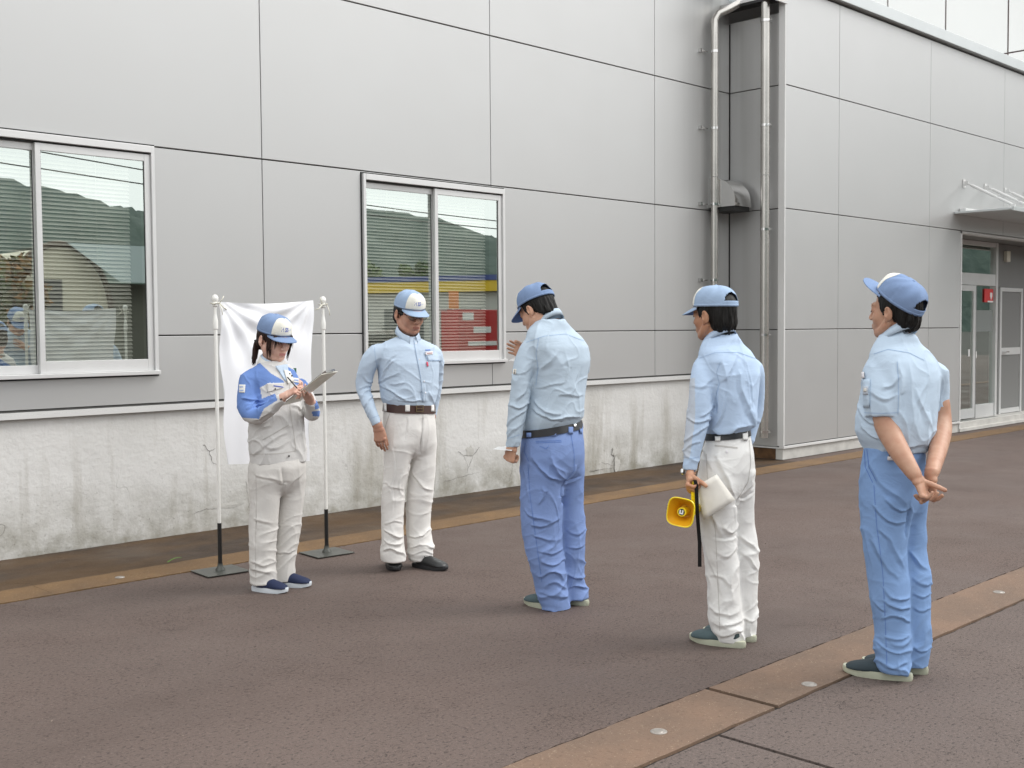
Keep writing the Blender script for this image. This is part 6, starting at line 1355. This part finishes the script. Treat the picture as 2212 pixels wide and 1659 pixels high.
MB().tube([h0, h0*.9+h1*.1, h0*.5+h1*.5, h1, h1+np.array([0.005, .03, -.035]), rr*.03-ax*.16], [.011, .0135, .012, .013, .012, .012], 12).build('handle', M['yellow'], e, smooth=True)
# strap
def strip(e_, o, pts, wv, th, name, m):
    V = []; F = []
    for p in pts: p = np.array(p)-o; V += [p-wv, p+wv, p+wv+np.array([0, th, 0]), p-wv+np.array([0, th, 0])]
    for i in range(len(pts)-1):
        k = 4*i
        for a_, b_ in ((0, 1), (1, 2), (2, 3), (3, 0)): F.append((k+a_, k+b_, k+4+b_, k+4+a_))
    F += [(3, 2, 1, 0), tuple(4*(len(pts)-1)+i for i in range(4))]
    return pydata(name, V, F, m, e_)
strip(e, mc, [P4.at(u, v, d) for u, v, d in ((212, 892, -.255), (219, 915, -.262), (220, 960, -.268), (222, 1020, -.27), (227, 1090, -.262), (233, 1160, -.258), (233, 1220, -.258), (233, 1264, -.258))], np.array([.0088, 0, 0]), .002, 'strap', M['black_web'])
a = P4.at(300, 960, -.2); e = held(P4, 'document', a, 'cream paper document held against the white trousers behind the megaphone', 'paper')
d0 = [P4.at(222, 912, -.235), P4.at(306, 868, -.215), P4.at(386, 977, -.215), P4.at(250, 1063, -.24)]
V = []; F = []
for j in range(7):
    for i in range(7):
        s_, t_ = i/6, j/6; p = (d0[0]*(1-s_)+d0[1]*s_)*(1-t_)+(d0[3]*(1-s_)+d0[2]*s_)*t_; V.append(p-a+np.array([0, -.012*math.sin(s_*math.pi), 0]))
for j in range(6):
    for i in range(6): k = j*7+i; F.append((k, k+1, k+8, k+7))
o = pydata('sheet', V, F, M['paper2'], e, True); md = o.modifiers.new('thickness', 'SOLIDIFY'); md.thickness = .0012
# ------------------------------------------------------------------ what the panes reflect, standing across the yard
def mir(x, y, k):                 # real place of a thing seen mirrored in the wall plane, k metres in front of it
    p = on_y(x, y, 2*(YL+.01)+k*1.0); return np.array([p[0], -k, p[2]])
m_hill = mat('wooded_hill', (.035, .065, .045), .95, bump=(.3, 1., .8)); n_, L_, b_ = nodes_of(m_hill); tc = n_.new('ShaderNodeNewGeometry')
L_.new(mixc(n_, L_, ramp(n_, L_, noise(n_, L_, tc.outputs['Position'], .12, 6, .7), .35, .65), (.040, .066, .058), (.075, .105, .088)), b_.inputs['Base Color'])
# one long ridge: height along X; unseen right end raised to darken the wing
ridge_pts = [(-400, 60), (-100, 45), (0, 34), (60, 27), (75, 25.5), (80, 25.2), (87, 23.6), (95, 22.6), (102, 21.2), (120, 22), (140, 25), (151, 27), (157, 25.0), (164, 24.2), (170, 22.6), (175, 21.6), (190, 22.2), (240, 26), (300, 40), (380, 85), (500, 120), (800, 130)]
V = []; F = []; nx, nv = 420, 14; rs = np.random.RandomState(11); xs_ = np.linspace(-400, 800, nx+1)
hh = np.interp(xs_, [p[0] for p in ridge_pts], [p[1] for p in ridge_pts])+1.1*np.convolve(rs.uniform(-1, 1, nx+1), [.3, .5, .3], 'same')
for j in range(nv+1):
    t = j/nv
    for i in range(nx+1):
        bump_ = rs.uniform(-.6, .6)*(0 if j in (0, nv) else 1)
        V.append((xs_[i]+rs.uniform(-.5, .5), -112-68*t+bump_*3, -.5+(hh[i]+.5)*(math.sin(t*math.pi/2)**.9)+(rs.uniform(-.8, .8) if 0 < j < nv else 0)))
for i in range(nx+1): V.append((xs_[i], -320, -1))
for j in range(nv+1):
    for i in range(nx): k = j*(nx+1)+i; F.append((k, k+nx+1, k+nx+2, k+1))
tag(pydata('hills', V, F, m_hill, None, True), kind='structure')
# shop with blue and yellow fascia
sA, sB = np.array([35.6, -34.5]), np.array([43.0, -19.6]); dv = (sB-sA)/np.linalg.norm(sB-sA); ang = math.atan2(dv[1], dv[0]); Ls = float(np.linalg.norm(sB-sA))
shp = empty('roadside_shop', (sA[0], sA[1], 0), ang); tag(shp, 'low white shop with a yellow and blue fascia, mirrored in the right window', 'building')
MB().box((0, -9, 0), (Ls, 0, 3.42)).build('wall', mat('shop_wall', (.55, .54, .50), .8), shp); MB().box((-.2, .0, 3.44), (Ls+.2, .35, 3.98)).build('yellow_fascia', mat('fascia_yellow', (.75, .50, .02), .5), shp)
MB().box((-.2, -.2, 3.99), (Ls+.2, .40, 4.25)).build('blue_fascia', mat('fascia_blue', (.05, .08, .26), .5), shp); MB().box((-.2, -9, 3.44), (Ls+.2, -.01, 3.9)).build('roof', M['room'], shp)
for i in range(5): MB().box((1.0+3.1*i, .005, .6), (3.2+3.1*i, .03, 2.6)).build('window', mat('shop_glass', (.12, .13, .13), .15), shp)
p = mir(1078, 760, 7.0); p2 = mir(989, 664, 7.0)
rd = empty('red_cabinet', (float(p2[0]), -7.0, 0)); tag(rd, 'red cabinet with white lettering bars, mirrored low in the right window', 'cabinet')
MB().box((0, -.7, 0.05), (1.5, 0, 2.08)).build('case', mat('cabinet_red', (.50, .02, .02), .45), rd, bevel=.02)
for a in ((.15, .55, 1.80, 2.0), (.55, 1.2, 1.45, 1.62), (.35, 1.42, 1.10, 1.22)): MB().box((a[0], .001, a[2]), (a[1], .015, a[3])).build('white_label', M['paper'], rd)
MB().box((-.32, -.5, 0), (-.28, -.45, 2.1)).box((-.32, -.5, 2.06), (0, -.45, 2.1)).build('rail_post', M['alu'], rd)
p = mir(980, 640, 11); og = empty('orange_signboard', (float(p[0]), -11, 0)); tag(og, 'small orange signboard on a post, mirrored in the right window', 'sign')
MB().box((-.2, -.03, 2.2), (.2, .0, 2.75)).build('board', mat('sign_orange', (.75, .22, .02), .5), og); MB().box((-.03, -.06, 0), (.03, -.031, 2.7)).build('post', M['alu'], og)
# arched-gable house
hA = mir(80, 700, 24); hs_ = empty('arched_house', (float(hA[0])-.9, -24, 0)); tag(hs_, 'cream house with arched gable and pale blue roof, mirrored in the left window', 'house')
V = []; n = 16
for y in (0, -6):
    V += [(0, y, 0)]+[(1.75-1.75*math.cos(math.pi*i/n), y, 2.2+2.35*math.sin(math.pi*i/n)) for i in range(n+1)]+[(3.5, y, 0)]
k = n+3
F = [tuple(range(k)), tuple(range(2*k-1, k-1, -1))]+[(i, (i+1) % k, k+(i+1) % k, k+i) for i in range(k)]
pydata('wall', V, F, mat('house_cream', (.60, .56, .44), .8), hs_)
arc = MB().tube([(1.75-1.85*math.cos(math.pi*i/n), .05, 2.2+2.45*math.sin(math.pi*i/n)) for i in range(n+1)], .11, 8); arc.build('arch_trim', mat('trim_brown', (.10, .07, .05), .7), hs_)
MB().box((1.1, .01, 1.5), (1.8, .04, 3.4)).build('window', mat('house_window', (.08, .08, .08), .3), hs_)
MB().add([(1.9, .3, 4.68), (6.2, .3, 4.68), (6.2, 1.2, 3.3), (3.4, 1.2, 3.3), (1.9, -5, 4.68), (6.2, -5, 4.68)], [(0, 1, 2, 3), (0, 4, 5, 1)]).build('roof', mat('roof_pale_blue', (.30, .36, .36), .5), hs_)
MB().box((3.52, -5, 0), (6.0, .1, 3.3)).build('annex_wall', mat('annex_grey', (.16, .16, .13), .8), hs_)
# trees across the road
def tree(name, x, y, h, cr, cols, n, seed, lab, cat='tree', trunk=.12, base=.25, leaf=.18):
    q = np.random.RandomState(seed); e = empty(name, (x, y, 0)); tag(e, lab, cat)
    MB().tube([(0, 0, 0), (.1*h*.1, 0, h*.3), (0, .05, h*.6), (0, 0, h*.85)], [trunk, trunk*.8, trunk*.5, trunk*.15], 8).build('trunk', mat('bark', (.08, .06, .045), .9), e, smooth=True)
    V = []; F = []; cl = [(q.uniform(-.7, .7)*cr, q.uniform(-.7, .7)*cr, h*(base+(1-base)*q.uniform(.1, .9)), cr*q.uniform(.3, .5)) for _ in range(22)]
    mi = []
    for i in range(n):
        c = cl[q.randint(len(cl))]; d = q.normal(size=3); d /= np.linalg.norm(d); p = np.array(c[:3])+d*c[3]*q.uniform(.6, 1.05); a = q.normal(size=3); a /= np.linalg.norm(a); b = np.cross(a, d); b /= np.linalg.norm(b)+1e-9
        s = leaf*q.uniform(.6, 1.3); k = len(V); V += [p-a*s, p+b*s*.5, p+a*s, p-b*s*.5]; F.append((k, k+1, k+2, k+3)); mi.append(q.randint(len(cols)))
    o = pydata('crown', V, F, [mat('leaf', c, .7) for c in cols], e); o.data.polygons.foreach_set('material_index', mi)
for i, (px, kk, h, cr, cols, lab) in enumerate([(8, 20, 3.9, 1.0, [(.30, .13, .02), (.20, .11, .02), (.10, .10, .02)], 'autumn orange tree mirrored in the far left window'), (-40, 17, 3.2, 1.6, [(.06, .09, .02), (.10, .10, .03)], 'olive bush left of the orange tree, mirrored in the left window'),
        (800, 40, 5.6, 1.8, [(.10, .16, .02), (.05, .10, .02)], 'yellow-green tree above the shop fascia, mirrored in the right window'), (905, 46, 6.4, 1.4, [(.09, .15, .02), (.04, .09, .03)], 'second yellow-green tree beyond the shop, nearer the window centre bar')]):
    p = mir(px, 640, kk); tree('leafy_tree', float(p[0]), -kk, h, cr, cols, 3500, 30+i, lab)
# spiky-leaved tree
p = mir(850, 690, 6.0); e = empty('cycad', (float(p[0]), -6.0, 0)); tag(e, 'dark spiky palm-like plant mirrored behind the man in glasses', 'palm')
MB().tube([(0, 0, 0), (.02, 0, .6), (0, 0, 1.25)], [.14, .13, .10], 10).build('trunk', mat('palm_bark', (.05, .04, .03), .9), e, smooth=True)
q = np.random.RandomState(6); V = []; F = []
for i in range(90):
    a = q.uniform(0, 6.28); el = q.uniform(-.35, 1.35); L = q.uniform(.6, 1.0); 
    for s_ in range(14):
        t = s_/13; r = L*t; x = r*math.cos(el)*math.cos(a); y = r*math.cos(el)*math.sin(a); z = 1.3+r*math.sin(el)-.5*t*t*L
        for sg in (-1, 1):
            k = len(V); w_ = .11*math.sin(math.pi*min(1, t+.12)); px_ = -math.sin(a)*sg; py_ = math.cos(a)*sg
            V += [(x, y, z), (x+.02*math.cos(a), y+.02*math.sin(a), z), (x+px_*w_+.06*math.cos(a), y+py_*w_+.06*math.sin(a), z-.02)]; F.append((k, k+1, k+2))
pydata('fronds', V, F, mat('frond_green', (.018, .035, .022), .6), e)
# parked white car under the palm, seen only as a mirror image
p = mir(820, 760, 9); cr_ = empty('parked_car', (float(p[0])-.4, -9.6, 0), .1); tag(cr_, 'pale parked car mirrored low in the right window behind the man in glasses', 'car')
pr = [(-2.0, .35), (-2.05, .75), (-1.7, .95), (-1.05, 1.05), (-.55, 1.52), (.75, 1.55), (1.35, 1.08), (1.95, .98), (2.05, .6), (2.0, .35)]
V = [(x, y, z) for y in (-.8, .8) for x, z in pr]; n = len(pr); F = [tuple(range(n)), tuple(range(2*n-1, n-1, -1))]+[(i, (i+1) % n, n+(i+1) % n, n+i) for i in range(n)]
o = pydata('body', V, F, mat('car_paint', (.60, .59, .55), .3, coat=.5), cr_); 
for sx in (-1.25, 1.3):
    for sy in (-.82, .62):
        wv = MB().lathe([(.0, 0), (.2, .0), (.3, .02), (.31, .1), (.3, .19), (.0, .2)], 20); wv.V = [(sx+a, sy+c, .31+b_2) for a, b_2, c in wv.V]; wv.build('wheel', M['sole_k'], cr_)
MB().box((-.9, .805, 1.05), (-.1, .81, 1.40)).box((0, .805, 1.05), (.9, .81, 1.42)).build('side_window', M['black'], cr_)
# utility poles and wires over the road
for i, x in enumerate((-22, 10.5, 58.0)):
    e = empty('utility_pole', (x, -14, 0)); tag(e, ('concrete utility pole across the road, far left of the yard', 'concrete utility pole across the road behind the camera', 'concrete utility pole across the road, far right of the yard')[i], 'utility pole', 'utility poles along the road')
    MB().tube([(0, 0, 0), (0, 0, 11)], [.17, .10], 12).build('shaft', M['footing'], e, smooth=True); MB().box((-.06, -.9, 9.6), (.06, .9, 9.72)).box((-.06, -.9, 7.4), (.06, .9, 7.5)).build('crossarm', M['alu_dark'], e)
wm = MB()
for (z, y, sag) in ((9.75, -13.2, .9), (9.75, -14.8, 1.1), (7.6, -13.3, 1.2), (7.6, -14.7, .9), (6.4, -14, 1.0), (5.9, -13.8, .8)):
    for a, b in ((-22, 10.5), (10.5, 58)):
        wm.tube([(a+(b-a)*t, y, z-sag*4*t*(1-t)) for t in np.linspace(0, 1, 20)], .018, 5)
tag(wm.build('overhead_wires', M['black'], None), 'black overhead wires strung between the utility poles', 'wire')
